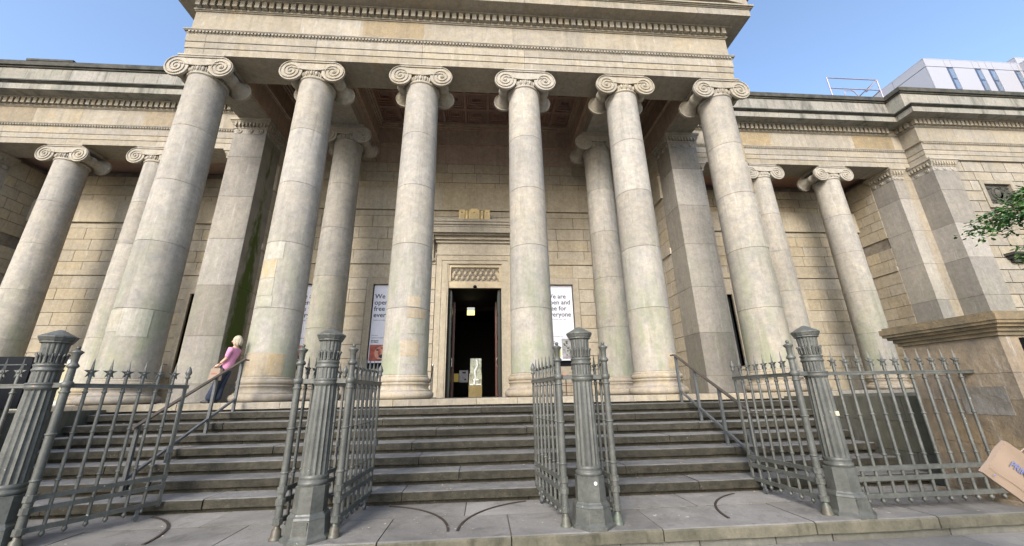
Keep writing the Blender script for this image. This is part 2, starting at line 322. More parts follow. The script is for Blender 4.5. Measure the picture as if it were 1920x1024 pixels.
# ---- stairs
st = struct(empty('stairs'))
b = MB()
for n in range(0, 9):
    yf = Y0-n*TR+.05; b.box(-6.93, 6.93, yf+.05, .2, -(n+1)*RS-.05, -n*RS-.02)
obj('stair_core', b, M['joint'], st)
random.seed(11)
for n in range(1, 8):
    yf = Y0-n*TR; x = -6.93; zt = -n*RS
    cuts = [x]
    while x < 6.93:
        x += random.uniform(1.5, 2.9); cuts.append(min(x, 6.93))
    if cuts[-1]-cuts[-2] < .6: cuts.pop(-2)
    for a, c in zip(cuts, cuts[1:]):
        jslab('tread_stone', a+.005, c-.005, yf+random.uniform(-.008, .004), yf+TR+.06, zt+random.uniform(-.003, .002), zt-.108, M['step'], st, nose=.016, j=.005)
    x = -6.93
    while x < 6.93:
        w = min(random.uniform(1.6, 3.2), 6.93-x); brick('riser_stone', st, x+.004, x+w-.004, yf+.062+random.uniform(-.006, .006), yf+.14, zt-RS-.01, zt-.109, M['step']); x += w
# landing strip (first riser) of lighter stone carrying the columns
x = -8.3
while x < 8.3:
    w = min(random.uniform(.7, 1.9), 8.3-x)
    if 8.3-x-w < .4: w = 8.3-x
    jslab('landing_stone', x+.004, x+w-.004, Y0+random.uniform(-.006, .004), Y0+.9, .0, -.125, M['landing'], st, nose=.012, j=.004); x += w
b = MB(); b.box(-8.3, 8.3, Y0+.05, Y0+.9, -.17, -.127); obj('riser_bed', b, M['step'], st)
b = MB(); b.box(-8.3, 8.3, Y0+.9, 4.5, -.2, -.002); obj('landing_floor', b, M['flag'], st)
# ================================================================== THE GALLERY
gal = thing('gallery_building', 'buff sandstone gallery with a six column Ionic portico and lower colonnaded wings', 'building')
def ashlar(parent, name, plane, pos, face, u0, u1, courses, mat, holes=(), L=1.15, gap=.019, backing=None, T=.07, seed=1, wallmat=None):
    rnd = random.Random(seed)
    wallp = empty(name, parent=parent) if False else None
    n_ = 0
    for ci, cr in enumerate(courses):
        z0, z1 = cr[0], cr[1]; kind = cr[2] if len(cr) > 2 else 'b'
        spans = [(u0, u1)]
        for (h0, h1, hz0, hz1) in holes:
            if hz0 < z1-.02 and hz1 > z0+.02:
                ns = []
                for a, c in spans:
                    if h1 <= a or h0 >= c: ns.append((a, c))
                    else:
                        if h0 > a: ns.append((a, h0))
                        if h1 < c: ns.append((h1, c))
                spans = ns
        proud = {'b': 0, 's': .05, 'B': .09, 'f': .0, 'm': .03}[kind]
        ll = {'b': L, 's': 2.2, 'B': 1.55, 'f': 1.7, 'm': 2.4}[kind]
        for a, c in spans:
            if c-a < .05: continue
            x = a; first = True
            while x < c-.01:
                w = ll*rnd.uniform(.82, 1.12)
                if first and ci % 2: w *= .5
                first = False
                if c-x-w < .3: w = c-x
                g_ = gap/2 if kind == 'b' else .004
                p0 = pos-proud*face*-1; p0 = pos+proud*face
                lo, hi = sorted((p0, pos-T*face))
                gt = gap/2 if kind != 'f' else .004
                if plane == 'y': brick('wall_stone', parent, x+g_, x+w-g_, lo, hi, z0+gt, z1-gt, mat)
                else: brick('wall_stone', parent, lo, hi, x+g_, x+w-g_, z0+gt, z1-gt, mat)
                x += w; n_ += 1
def wallmesh(name, parent, plane, a, b_, u0, u1, z0, z1, holes, mat):
    us = sorted({u0, u1, *[h for q in holes for h in q[:2]]}); zs = sorted({z0, z1, *[h for q in holes for h in q[2:]]})
    us = [u for u in us if u0 <= u <= u1]; zs = [z for z in zs if z0 <= z <= z1]
    mb = MB()
    for i in range(len(us)-1):
        for k in range(len(zs)-1):
            uc, zc = (us[i]+us[i+1])/2, (zs[k]+zs[k+1])/2
            if any(h[0] < uc < h[1] and h[2] < zc < h[3] for h in holes): continue
            if plane == 'y': mb.box(us[i], us[i+1], a, b_, zs[k], zs[k+1])
            else: mb.box(a, b_, us[i], us[i+1], zs[k], zs[k+1])
    return obj(name, mb, mat, parent)
low = [(0, .42, 'f'), (.42, .88), (.88, 1.35), (1.35, 1.83), (1.83, 2.33), (2.33, 2.83), (2.83, 3.32), (3.32, 3.82), (3.82, 4.27)]
upper = [(4.27, 4.79, 'f'), (4.79, 5.03, 's'), (5.03, 5.36), (5.36, 5.84), (5.84, 6.31), (6.31, 6.80), (6.80, 7.03, 'f'), (7.03, 8.0, 'B'), (8.0, 8.08, 'm'), (8.08, 8.32), (8.32, 8.76), (8.76, 9.19)]
courses = low+upper
YW = 4.52
# portico back wall with door and four poster windows
WN = [(-6.45, -5.41), (-3.70, -2.66), (2.66, 3.70), (5.41, 6.45)]
holes = [(a, c, 1.0, 4.01) for a, c in WN]+[(-.98, .98, -.1, 4.8)]
fholes = [(a-.23, c+.23, .42, 4.27) for a, c in WN]+[(-1.47, 1.47, 0, 5.2)]
wallmesh('wall', gal, 'y', YW+.045, YW+.45, -7.2, 7.2, -.2, 11.2, holes, M['joint'])
ashlar(gal, 'w', 'y', YW, -1, -7.08, 7.08, courses, M['wall'], fholes, seed=3)
for a, c in WN:
    wf = MB(); y0, y1 = YW-.03, YW+.2
    wf.box(a-.22, a, y0, y1, .42, 4.26); wf.box(c, c+.22, y0, y1, .42, 4.26); wf.box(a, c, y0, y1, 4.02, 4.26); wf.box(a, c, y0, y1, .42, .98)
    f_ = obj('window_surround', wf, M['wall'], gal)
    box('pane', f_, a, c, YW+.2, YW+.22, .98, 4.02, M['black'])
# side walls of the portico behind the antae
for s in (-1, 1):
    ashlar(gal, 'w', 'x', 7.07*s, -s, 3.15, 4.5, courses, M['wall'], seed=5, L=.7)
    wb = MB(); wb.box(*sorted((7.115*s, 8.09*s)), 3.0, 6.3, -.2, 9.19); obj('wall', wb, M['joint'], gal)
# ---- columns
NS, DR = 40, [.52, 2.02, 3.63, 5.26, 6.87, 8.57]
def rad(z): t = max(0, (z-.52)/(8.5-.52)); return .5226-.067*(t**1.35)
_dr = []
for z0, z1 in zip(DR, DR[1:]):
    b = MB(); pr = [(rad(z0+(z1-z0)*k/4), z0+.006+(z1-z0-.012)*k/4) for k in range(5)]
    b.lathe(pr, NS, cap=False); b.lathe([(rad(z0)-.010, z0+.001), (rad(z0), z0+.006)], NS, smooth=False); b.lathe([(rad(z1), z1-.006), (rad(z1)-.010, z1-.001)], NS, smooth=False); _dr.append(b.mesh('drum', M['column']))
b = MB()
def arcp(rc, zc, rr, a0, a1, n=7): return [(rc+rr*math.cos(R(a0+(a1-a0)*i/n)), zc+rr*math.sin(R(a0+(a1-a0)*i/n))) for i in range(n+1)]
b.lathe([(.60, .0)]+arcp(.60, .087, .085, -85, 85)+[(.615, .175), (.615, .19)]+arcp(.635, .26, .075, 250, 115, 6)+[(.575, .335), (.575, .35)]+arcp(.535, .41, .06, -75, 80, 6)+[(.55, .475), (.55, .492), (.525, .52)], 48)
_base = b.mesh('column_base', M['base'])
def capital_mesh():
    b = MB(); yf, yb = -.46, .50
    b.box(-.612, .612, -.475, yb+.015, -.045, 0); b.box(-.59, .59, -.455, yb-.005, -.088, -.045)
    cz, cx, vr = -.415, .575, .315
    for s, y in ((-1, yf), (1, yb)):
        # canalis plate with sagging lower edge
        n = 16; top = [(-cx+2*cx*i/n, -.09) for i in range(n+1)]; lo = [(cx-2*cx*i/n, -.30-.085*math.cos((i/n-.5)*math.pi)) for i in range(n+1)]
        b.prism(top+lo, y+(.006 if s < 0 else -.006), (y+.07 if s < 0 else y-.07))
        for sx in (-1, 1):
            d = .07 if s < 0 else -.07
            b.lathe([(vr, 0), (vr, d)], 28, (sx*cx, y, cz), 'y', smooth=False)
            # raised spiral fillets
            pts = []; rads = []
            N = 64
            for i in range(N+1):
                t = i/N; a = R(90)-sx*t*R(360*2.6)*1; r = vr*(1-.86*t**.82)
                pts.append((sx*cx+r*math.cos(a), y+(-.012 if s < 0 else .012), cz+r*math.sin(a))); rads.append(.017*(1-.5*t))
            b.tube(pts, rads, 6)
            b.ell((sx*cx, y, cz), (.045, .035, .045), 8, 5)
        ed = [(x, y+(-.01 if s < 0 else .01), z) for x, z in lo]; b.tube(ed, .018, 5)
        b.tube([(x, y+(-.008 if s < 0 else .008), z-.022) for x, z in top], .018, 5)
    # bolsters: bells flaring to both faces
    for sx in (-1, 1):
        pr = []
        for i in range(25):
            y = yf+.06+(yb-yf-.12)*i/24; q = abs((i/24-.5)*2); r = .15+.145*q**2.6
            if q < .12: r += .028
            if .16 < q < .24: r += .014
            pr.append((r, y))
        b.lathe(pr, 22, (sx*cx, 0, cz+.0), 'y')
    b.lathe([(.455, -.66), (.485, -.645), (.49, -.625), (.475, -.605), (.46, -.58), (.465, -.48), (.455, -.38), (.44, -.3)], 40)
    for i in range(22):
        a = 2*math.pi*(i+.5)/22; b.ell((.46*math.cos(a), .46*math.sin(a), -.485), (.045, .045, .085), 7, 5)
    for i in range(22):
        a = 2*math.pi*i/22; b.ell((.47*math.cos(a), .47*math.sin(a), -.475), (.014, .014, .1), 5, 4)
    return b.mesh('capital', M['capital'])
_cap = capital_mesh()
def column(x, y):
    c = empty('column', (x, y, 0), gal)
    link('column_base', _base, c)
    rz = random.uniform(0, 6)
    for k, d in enumerate(_dr): link('drum', d, c, rz=rz+k)
    link('capital', _cap, c, (0, -y*0, H))
    return c
random.seed(3)
front = [column((i-2.5)*3.0, .02) for i in range(6)]
inner = [column(-4.5, 2.72), column(4.5, 2.72)]
wingc = [column(x, 4.33) for x in (-15.12, -12.02, 12.05, 15.18)]
# repair stones let into the shafts
def patch(col, ang, w, z0, z1, mat=None, pr=.006):
    """ang: degrees, 0 = facing the street, positive to the right"""
    b = MB(); n = 6; vs = []; mat = mat or M['repair']
    for z, o in ((z0, 0), (z0, pr), (z1, pr), (z1, 0)):
        for i in range(n+1):
            a = R(-90+ang)+(i/n-.5)*w/.5; r = rad(z)+o-.004*(o == 0); vs.append((r*math.cos(a), r*math.sin(a), z))
    k = n+1; b.add(vs, [(j*k+i, j*k+i+1, (j+1)*k+i+1, (j+1)*k+i) for j in range(3) for i in range(n)])
    for i0 in (0, n): b.add([vs[j*k+i0] for j in range(4)], [(0, 1, 2, 3)])
    obj('repair_stone', b, mat, front[col])
M['repairw'] = stone('pale repair stone', (.36, .33, .27), (.31, .29, .24), streak=.1, rand=.15, green=.5, gz=(0, 5))
patch(1, -8, .38, 3.18, 3.62, M['repairw']); patch(1, -22, .42, 2.72, 3.16); patch(1, -22, .44, 2.3, 2.70, M['repairw']); patch(1, -14, .36, 2.05, 2.29, M['repairw'])
patch(1, 0, .62, .54, 1.02); patch(1, 38, .3, .54, 1.0)
patch(2, 24, .30, 2.04, 2.28); patch(2, 35, .46, 1.78, 2.0); patch(2, 35, .44, 1.42, 1.76, M['repairw']); patch(2, 20, .4, .92, 1.26); patch(2, 22, .36, .74, .9, M['repairw'])
patch(4, 28, .30, .56, .92)
for k, (z0, z1, a) in enumerate(((6.3, 6.84, 48), (5.75, 6.28, 60), (5.3, 5.72, 50), (4.7, 5.24, 58), (4.2, 4.66, 66), (3.66, 4.15, 62), (3.1, 3.6, 70))): patch(5, a, .34, z0, z1, M['repair'] if k % 2 == 0 else M['repairw'])
patch(0, 28, .5, 1.4, 2.0, M['repairw']); patch(0, -22, .45, 1.5, 1.98, M['repairw'])
# ---- antae (square end piers)
def anta_cap(x0, x1, y0, y1, parent, ros=True):
    c = MB()
    c.box(x0-.13, x1+.13, y0-.13, y1+.13, H-.09, H-.002); c.box(x0-.10, x1+.10, y0-.10, y1+.10, H-.14, H-.09)
    for k in range(4): o = .085-.02*k; c.box(x0-o, x1+o, y0-o, y1+o, H-.14-.045*(k+1), H-.14-.045*k)
    c.box(x0-.02, x1+.02, y0-.02, y1+.02, H-.36, H-.32)
    cp = obj('anta_cap', c, M['capital'], parent)
    d = MB()
    nx = max(4, int((x1-x0)/.115)); ny = max(3, int((y1-y0)/.115))
    for i in range(nx):
        x = x0+(i+.5)*(x1-x0)/nx; d.prism([(x-.04, H-.15), (x+.04, H-.15), (x+.015, H-.31), (x-.015, H-.31)], y0-.098, y0-.02)
    for i in range(ny):
        y = y0+(i+.5)*(y1-y0)/ny
        for a, e in ((x0-.098, x0-.02), (x1+.02, x1+.098)): d.prism([(y-.04, H-.15), (y+.04, H-.15), (y+.015, H-.31), (y-.015, H-.31)], a, e, 'x')
    o_ = obj('leaf_moulding', d, M['capital'], cp); o_['kind'] = 'stuff'
    if ros:
        for i in range(3):
            x = x0+(x1-x0)*(i+.5)/3; r = MB(); r.lathe([(.085, .0), (.085, -.02), (.055, -.03), (.05, -.015), (.028, -.015), (.02, -.04), (.004, -.045)], 14, (x, y0, H-.46), 'y'); obj('rosette', r, M['capital'], cp)
            y = y0+(y1-y0)*(i+.5)/3
            for xx, sg in ((x0, -1), (x1, 1)):
                r = MB(); r.lathe([(.085, 0), (.085, .02*sg), (.055, .03*sg), (.05, .015*sg), (.028, .015*sg), (.02, .04*sg), (.004, .045*sg)], 14, (xx, y, H-.46), 'x'); obj('rosette', r, M['capital'], cp)
AJ = [0, .5, 1.81, 3.31, 4.8, 6.26, 7.72, 8.62]
def anta(x0, x1, y0, y1, joints=AJ, mats=None, ros=True):
    a = empty('anta', (0, 0, 0), gal)
    for k, (z0, z1) in enumerate(zip(joints, joints[1:]+[H-.32])):
        mt = (mats[k] if mats else M['anta'])
        e = .035 if k == 0 else 0
        brick('anta_stone', a, x0-e, x1+e, y0-e, y1, z0+.006, z1-.006, mt)
    bb = MB(); bb.box(x0+.01, x1-.01, y0+.01, y1-.01, 0, H-.3); obj('anta_core', bb, M['joint'], a)
    anta_cap(x0, x1, y0, y1, a, ros)
anta(-8.12, -7.07, 2.22, 3.2); anta(7.07, 8.12, 2.22, 3.2)
for s in (-1, 1):   # algae run down the inner side of each anta (strong on the left one)
    if s < 0:
        b = MB(); b.box(-7.072, -7.066, 2.35, 3.05, .05, 6.2)
        g = MB(); pts = []
        rr = random.Random(4); n = 24
        for i in range(n+1):
            z = .9+5.6*i/n; wd = .42*(1-.75*(i/n))*rr.uniform(.8, 1.15); pts.append((2.78-wd*.55, 2.78+wd*.75, z))
        poly = [(a, z) for a, c, z in pts]+[(c, z) for a, c, z in reversed(pts)]
        g.prism(poly, -7.069, -7.062, 'x')
M['algae'] = None
def algae_mat():
    g = NG('green algae on stone'); y = g.sep()
    n = g.noise(3.2, g.pos((1, 2.2, .7)), detail=7)
    # shape of the run: centred on y=2.75, fading above 6 m
    d = g.math('ABSOLUTE', g.math('SUBTRACT', y[1], 2.74)); k = g.math('SUBTRACT', .50, d)
    k = g.math('ADD', k, g.math('MULTIPLY', g.math('SUBTRACT', n, .5), .9)); zf = g.n('MapRange'); g.l(y[2], zf.inputs[0]); zf.inputs[1].default_value = 2.2; zf.inputs[2].default_value = 7.0; zf.inputs[3].default_value = 0; zf.inputs[4].default_value = .42
    zl = g.n('MapRange'); g.l(y[2], zl.inputs[0]); zl.inputs[1].default_value = 1.3; zl.inputs[2].default_value = .7; zl.inputs[3].default_value = 0; zl.inputs[4].default_value = .6
    k = g.math('SUBTRACT', g.math('SUBTRACT', k, zf.outputs[0]), zl.outputs[0])
    m_ = g.ramp(k, .0, .22)
    c = g.mix(g.ramp(g.noise(2, detail=6), .35, .7), (.25, .225, .185), (.18, .17, .14)); c = g.mix(m_, c, (.062, .088, .018))
    f = g.ramp(g.noise(16, detail=8, rough=.7), .2, .8, (.8, .8, .8, 1), (1.1, 1.1, 1.1, 1)); c = g.mix(1., c, f, 'MULTIPLY')
    return g.fin(c, .85, 0, .2)
M['algae'] = algae_mat()
for k, (z0, z1) in enumerate(zip(AJ, AJ[1:])):
    brick('anta_side_stone', gal, -7.072, -7.064, 2.225, 3.195, z0+.004, z1-.004, M['algae'])
# ---- wings
WY = 3.89
for s in (-1, 1):
    whole = [(s*11.46, .9)]
    wn = [tuple(sorted((s*10.0, s*11.1))), tuple(sorted((s*13.2, s*14.3)))]
    hl = [(a, c, 1.0, 4.05) for a, c in wn]; fh = [(a-.2, c+.2, .88, 4.27) for a, c in wn]
    u0, u1 = sorted((s*9.42, s*17.98))
    wallmesh('wall', gal, 'y', 6.145, 6.5, u0-.3, u1+.3, -.3, 9.4, hl, M['joint'])
    ashlar(gal, 'w', 'y', 6.1, -1, u0, u1, courses, M['wingwall_dimmed'], fh, seed=20+s)
    for a, c in wn:
        wf = MB(); wf.box(a-.19, a, 6.06, 6.3, .88, 4.26); wf.box(c, c+.19, 6.06, 6.3, .88, 4.26); wf.box(a, c, 6.06, 6.3, 4.05, 4.26); wf.box(a, c, 6.06, 6.3, .88, 1.0)
        f_ = obj('window_surround', wf, M['wingwall_dimmed'], gal); box('pane', f_, a, c, 6.3, 6.32, .98, 4.06, M['black'])
    # end wall of the wing recess, and the near jamb
    ashlar(gal, 'w', 'x', 17.98*s, -s, 4.95, 6.1, courses[:13]+[(6.31, 6.80)]+[(6.80, 7.2), (7.2, 7.64), (7.64, 8.08), (8.08, 8.5), (8.5, 9.19)], M['wingwall_dimmed'], seed=9, L=.62)
    wb = MB(); wb.box(*sorted((18.03*s, 18.6*s)), 4.2, 6.5, -.3, 9.3); obj('wall', wb, M['joint'], gal)
    ms = None
    if s > 0: ms = [M['anta']]*8
    x0, x1 = sorted((s*8.14, s*9.42)); anta(x0, x1, 3.99, 4.95, ros=False)
    x0, x1 = sorted((s*18.0, s*18.52)); anta(x0, x1, 4.0, 4.95, ros=True)
    wb = MB(); wb.box(*sorted((9.3*s, 9.40*s)), 4.95, 6.2, -.3, 9.19); obj('wall', wb, M['wall'], gal)
    # wall strip and projecting end block
    for z0, z1 in zip(AJ, AJ[1:]+[H]): brick('wall_stone', gal, *sorted((18.52*s, 18.98*s)), 4.02, 4.4, z0+.004, z1-.004, M['frieze'])
    x0, x1 = sorted((s*18.93, s*20.02)); anta(x0, x1, 3.2, 4.4)
    bz = [.3, .8, 1.3, 1.8, 2.3, 2.83, 3.34, 3.8, 4.32, 4.82, 5.32, 5.82, 6.28, 6.8, 7.3, 7.76, 8.26, 8.68, 9.19]
    u0, u1 = sorted((20.02*s, 30*s))
    rl = tuple(sorted((20.95*s, 22.5*s)))
    wallmesh('wall', gal, 'y', 3.345, 3.8, u0, u1, -1.6, 12.6, [(rl[0]+.06, rl[1]-.06, 7.2, 8.2)], M['joint'])
    ashlar(gal, 'w', 'y', 3.3, -1, u0, u1, [(a, c) for a, c in zip(bz, bz[1:])], M['frieze'], [(rl[0], rl[1], 6.99+.0, 8.26)], seed=31, L=1.0, gap=.034)
    # carved relief panel in a plain frame
    fr = MB(); a, c = rl; fr.box(a, a+.16, 3.27, 3.4, 7.0, 8.25); fr.box(c-.16, c, 3.27, 3.4, 7.0, 8.25); fr.box(a+.16, c-.16, 3.27, 3.4, 8.1, 8.25); fr.box(a+.16, c-.16, 3.27, 3.4, 7.0, 7.14)
    fo = obj('relief_frame', fr, M['frieze'], gal)
    rb = MB(); rb.box(a+.16, c-.16, 3.38, 3.42, 7.14, 8.1); rr = random.Random(5)
    cxm = (a+c)/2
    rb.ell((cxm, 3.38, 7.72), (.14, .07, .2), 10, 8)
    rb.lathe([(.3, 0), (.3, -.06), (.25, -.08), (.24, -.02)], 20, (cxm, 3.4, 7.68), 'y')
    for k in range(26):
        t = rr.uniform(-.62, .62); rb.ell((cxm+t, 3.38, 7.25+rr.random()*.75), (rr.uniform(.04, .14), .05, rr.uniform(.03, .09)), 7, 5)
    obj('carved_relief', rb, M['soot'], fo)
    sl = MB(); sl.box(*sorted((20.62*s, 22.9*s)), 2.98, 3.3, 4.86, 4.96); sl.box(*sorted((20.7*s, 22.8*s)), 3.08, 3.3, 4.74, 4.86); sl.box(*sorted((20.8*s, 22.7*s)), 3.17, 3.3, 4.6, 4.74); obj('window_hood', sl, M['soot'], gal)
    b = MB(); b.box(*sorted((7.0*s, 30*s)), 6.6, 20, -.3, 12.6); obj('main_block', b, M['wall'], gal)
# ---- entablatures
def ring(mb, x0, x1, yf, yb, t, p, z0, z1, sides=(1, 1)):
    mb.box(x0-p*sides[0], x1+p*sides[1], yf-p, yf+t, z0, z1)
    if sides[0]: mb.box(x0-p, x0+t, yf+t, yb, z0, z1)
    if sides[1]: mb.box(x1-t, x1+p, yf+t, yb, z0, z1)
def run_stones(name, par, x0, x1, yf, yb, z0, z1, mat, joints=None, seed=0, lo=1.3, hi=2.3, gap=.008):
    rr = random.Random(seed)
    if joints is None:
        joints = []; x = x0+rr.uniform(lo, hi)
        while x < x1-.5: joints.append(x); x += rr.uniform(lo, hi)
    xs_ = [x0]+[j for j in joints if x0 < j < x1]+[x1]
    for a, c in zip(xs_, xs_[1:]): brick(name, par, a+gap/2*(a > x0), c-gap/2*(c < x1), yf, yb, z0, z1, mat)
def entablature(x0, x1, yf, yb, sides, joints, wing, seed, dent=None, t=.97):
    e = empty('entablature', (0, 0, 0), gal)
    for k, (z0, z1) in enumerate(((9.19, 9.42), (9.424, 9.63), (9.634, 9.89))):
        p = .02*k
        run_stones('architrave_stone', e, x0-p*sides[0], x1+p*sides[1], yf-p, yf+t, z0, z1, M['frieze'] if k else M['capital'] if False else M['frieze'], joints, seed)
    b = MB(); ring(b, x0, x1, yf, yb, t, .045, 9.892, 9.925, sides); ring(b, x0, x1, yf, yb, t, .055, 9.925, 9.975, sides); ring(b, x0, x1, yf, yb, t, .10, 9.975, 10.0, sides); ring(b, x0, x1, yf, yb, t, .115, 10.0, 10.03, sides)
    if sides[0]: b.box(x0, x0+t, yf+t, yb, 9.19, 9.89)
    if sides[1]: b.box(x1-t, x1, yf+t, yb, 9.19, 9.89)
    obj('crown_moulding', b, M['frieze'], e)
    b = MB(); n = int((x1-x0)/.093)
    for i in range(n):
        x = x0+(i+.5)*(x1-x0)/n; b.box(x-.027, x+.027, yf-.092, yf-.05, 9.927, 9.974)
    o = obj('leaf_moulding', b, M['capital'], e); o['kind'] = 'stuff'
    run_stones('frieze_stone', e, x0, x1, yf, yf+t, 10.03, 10.78, M['frieze'], None, seed+1)
    b = MB(); ring(b, x0, x1, yf, yb, t-.01, -.004, 10.03, 10.78, sides); obj('frieze_core', b, M['frieze'], e)
    b = MB(); ring(b, x0, x1, yf, yb, t, .03, 10.78, 10.81, sides); ring(b, x0, x1, yf, yb, t, .055, 10.81, 10.86, sides); ring(b, x0, x1, yf, yb, t, .03, 10.86, 11.09, sides); ring(b, x0, x1, yf, yb, t, .19, 11.09, 11.13, sides)
    obj('bed_moulding', b, M['frieze'], e)
    cm = M['parapet'] if wing else M['frieze']
    for a, c in stretch(x0-.56*sides[0], x1+.56*sides[1], 1.9, seed+2): brick('cornice_stone', e, a+.003, c-.003, yf-.56, yf+t, 11.132, 11.38, cm)
    b = MB()
    if sides[0]: b.box(x0-.56, x0+t, yf+t, yb, 11.132, 11.38)
    if sides[1]: b.box(x1-t, x1+.56, yf+t, yb, 11.132, 11.38)
    ring(b, x0, x1, yf, yb, t, .585, 11.382, 11.41, sides); ring(b, x0, x1, yf, yb, t, .62, 11.41, 11.44, sides); ring(b, x0, x1, yf, yb, t, .66, 11.44, 11.49, sides)
    obj('cornice_top', b, M['soot'] if wing else M['frieze'], e)
    d0, d1 = dent or (x0, x1); n = round((d1-d0)/.2035)
    for i in range(n):
        x = d0+(i+.5)*(d1-d0)/n; brick('dentil', e, x-.064, x+.064, yf-.165, yf-.028, 10.862, 11.088, M['frieze'])
    return e
def stretch(a, c, L, seed):
    rr = random.Random(seed); out = []; x = a
    while x < c-.01:
        w = L*rr.uniform(.75, 1.15)
        if c-x-w < .6: w = c-x
        out.append((x, x+w)); x += w
    return out
pe = entablature(-8.0, 8.0, -.42, 4.4, (1, 1), [-7.5+3*i for i in range(6)], False, 3)
M['ochre'] = stone('ochre replacement stone', (.285, .225, .14), (.24, .195, .13), streak=.3, rand=.3, grey_amt=.4, grey=(.2, .165, .12), bumpd=.06)
brick('frieze_stone', pe, -3.27, -1.50, -.424, -.3, 10.034, 10.776, M['ochre'])
b = MB()
for sgn in (-1, 1):
    for i in range(16):
        y = -.42+.35+i*.2035; x = 8.0*sgn; b.box(*sorted((x+.028*sgn, x+.165*sgn)), y-.064, y+.064, 10.862, 11.088)
o = obj('side_dentils', b, M['frieze'], pe); o['kind'] = 'stuff'
# pediment
SL = .235; hx = 8.66
b = MB(); b.prism([(-8.0, 11.49), (8.0, 11.49), (0, 11.49+8.0*SL)], -.40, .3); obj('tympanum', b, M['frieze'], pe)
for s in (-1, 1):
    b = MB()
    for (pj, a, c) in ((.10, .0, .12), (.56, .12, .36), (.66, .36, .5)):
        b.prism([(s*(8.0+pj), 11.49+a*.0+(a-.0)*1.0-(pj)*SL*0), (s*(8.0+pj), 11.49+c), (0, 11.49+c+(8.0+pj)*SL), (0, 11.49+a+(8.0+pj)*SL)], -.42-pj, .55)
    obj('raking_cornice', b, M['frieze'], pe)
b = MB(); b.prism([(-8.5, 11.5), (8.5, 11.5), (0, 11.6+8.5*SL)], .3, 12); obj('roof', b, M['soot'], gal)
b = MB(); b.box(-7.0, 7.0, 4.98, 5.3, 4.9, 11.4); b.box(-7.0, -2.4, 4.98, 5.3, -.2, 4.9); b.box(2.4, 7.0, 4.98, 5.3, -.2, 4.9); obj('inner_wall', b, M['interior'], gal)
# side return of the portico above the wings
for s in (-1, 1):
    b = MB(); b.box(*sorted((7.2*s, 8.0*s)), 3.9, 7, 9.19, 11.4); obj('wall', b, M['frieze'], gal)
for s in (-1, 1):
    u0, u1 = sorted((8.02*s, 18.9*s)); sd_ = (0, 0)
    we = entablature(u0, u1, WY, 6, sd_, [s*v for v in ([12.02, 15.15, 17.4] if s > 0 else [17.4, 15.15, 12.02])], True, 40+s, dent=tuple(sorted((8.3*s, 18.35*s))))
    for a, c in stretch(u0, u1, 1.75, 50+s): brick('parapet_stone', we, a+.004, c-.004, WY, WY+.4, 11.49, 12.62, M['parapet'])
    for a, c in stretch(u0, u1, 2.6, 53+s):
        brick('coping_stone', we, a+.003, c-.003, WY-.05, WY+.45, 12.62, 12.69, M['soot']); brick('coping_stone', we, a+.003, c-.003, WY-.11, WY+.5, 12.69, 12.89, M['soot'])
    if s < 0: brick('coping_stone', we, -17.6, -15.9, WY-.13, WY+.52, 12.891, 12.98, M['soot'])
    for a, c in ((11.2, 12.7), (16.6, 18.5)): brick('frieze_stone', we, *sorted((a*s, c*s)), WY-.004, WY+.1, 10.034, 10.776, M['ochre'])
    v0, v1 = sorted((18.88*s, 30*s))
    if s > 0:
        be = entablature(v0, v1, 3.22, 4.2, (1, 0), [20.9, 23, 26], True, 60, dent=(18.75, 29.9), t=.7)
        c0 = 18.88
        for a, c in stretch(v0, v1, 1.9, 61): brick('parapet_stone', be, a+.004, c-.004, 3.24, 3.9, 11.49, 12.62, M['parapet'])
        b = MB(); b.box(v0-.05, v1, 3.19, 4.4, 12.62, 12.69); b.box(v0-.11, v1, 3.13, 4.45, 12.69, 12.89); obj('coping', b, M['soot'], be)
        for i in range(4): brick('dentil', be, 18.88-.165, 18.88-.028, 3.22+.1+i*.2035, 3.22+.228+i*.2035, 10.862, 11.088, M['frieze'])
    else:
        b = MB(); b.box(v0, v1, 3.22, 4.2, 9.19, 12.8); obj('wall', b, M['frieze'], gal)
    b = MB(); b.box(u0, u1, WY+.97, 6.6, 9.5, 9.8); obj('recess_ceiling', b, M['ceiling'], gal)
    b = MB(); b.box(u0, u1, WY+.4, 6.6, 12.3, 12.5); obj('roof', b, M['soot'], gal)
# ---- beams and coffered ceiling of the portico
cl = empty('coffered_ceiling', (0, 0, 0), gal)
for s in (-1, 1):
    b = MB(); b.box(*sorted((4.06*s, 4.94*s)), .55, 4.56, 9.192, 10.9); obj('beam', b, M['ceilframe'], cl)
    b = MB(); b.box(*sorted((4.055*s, 4.945*s)), .55, 4.5, 9.19, 9.6); obj('beam_soffit', b, M['capital'], cl)
    b = MB(); b.box(*sorted((6.99*s, 7.02*s)), .55, 4.56, 9.2, 11.1); obj('beam', b, M['ceilframe'], cl)
    b = MB()
    for x, sg in ((4.055*s, -s), (4.945*s, s), (6.985*s, -s)):
        for (p, z0, z1) in ((.03, 9.98, 10.02), (.09, 10.02, 10.12), (.06, 10.86, 10.92), (.13, 10.92, 11.0), (.2, 11.0, 11.1)):
            b.box(*sorted((x, x+sg*p)), .56, 4.5, z0, z1)
    obj('ceiling_moulding', b, M['ceilframe'], cl)
b = MB()
for (p, z0, z1) in ((.03, 9.98, 10.02), (.09, 10.02, 10.12), (.06, 10.86, 10.92), (.13, 10.92, 11.0), (.2, 11.0, 11.1)):
    b.box(-6.98, 6.98, YW-p, YW+.05, z0, z1); b.box(-6.98, 6.98, .5, .56+p, z0, z1)
obj('ceiling_moulding', b, M['ceilframe'], cl)
b = MB(); b.box(-7, 7, YW-.0, YW+.05, 9.195, 11.1); b.box(-7, 7, .5, .562, 9.2, 11.1); obj('frieze_band', b, M['ceilframe'], cl)
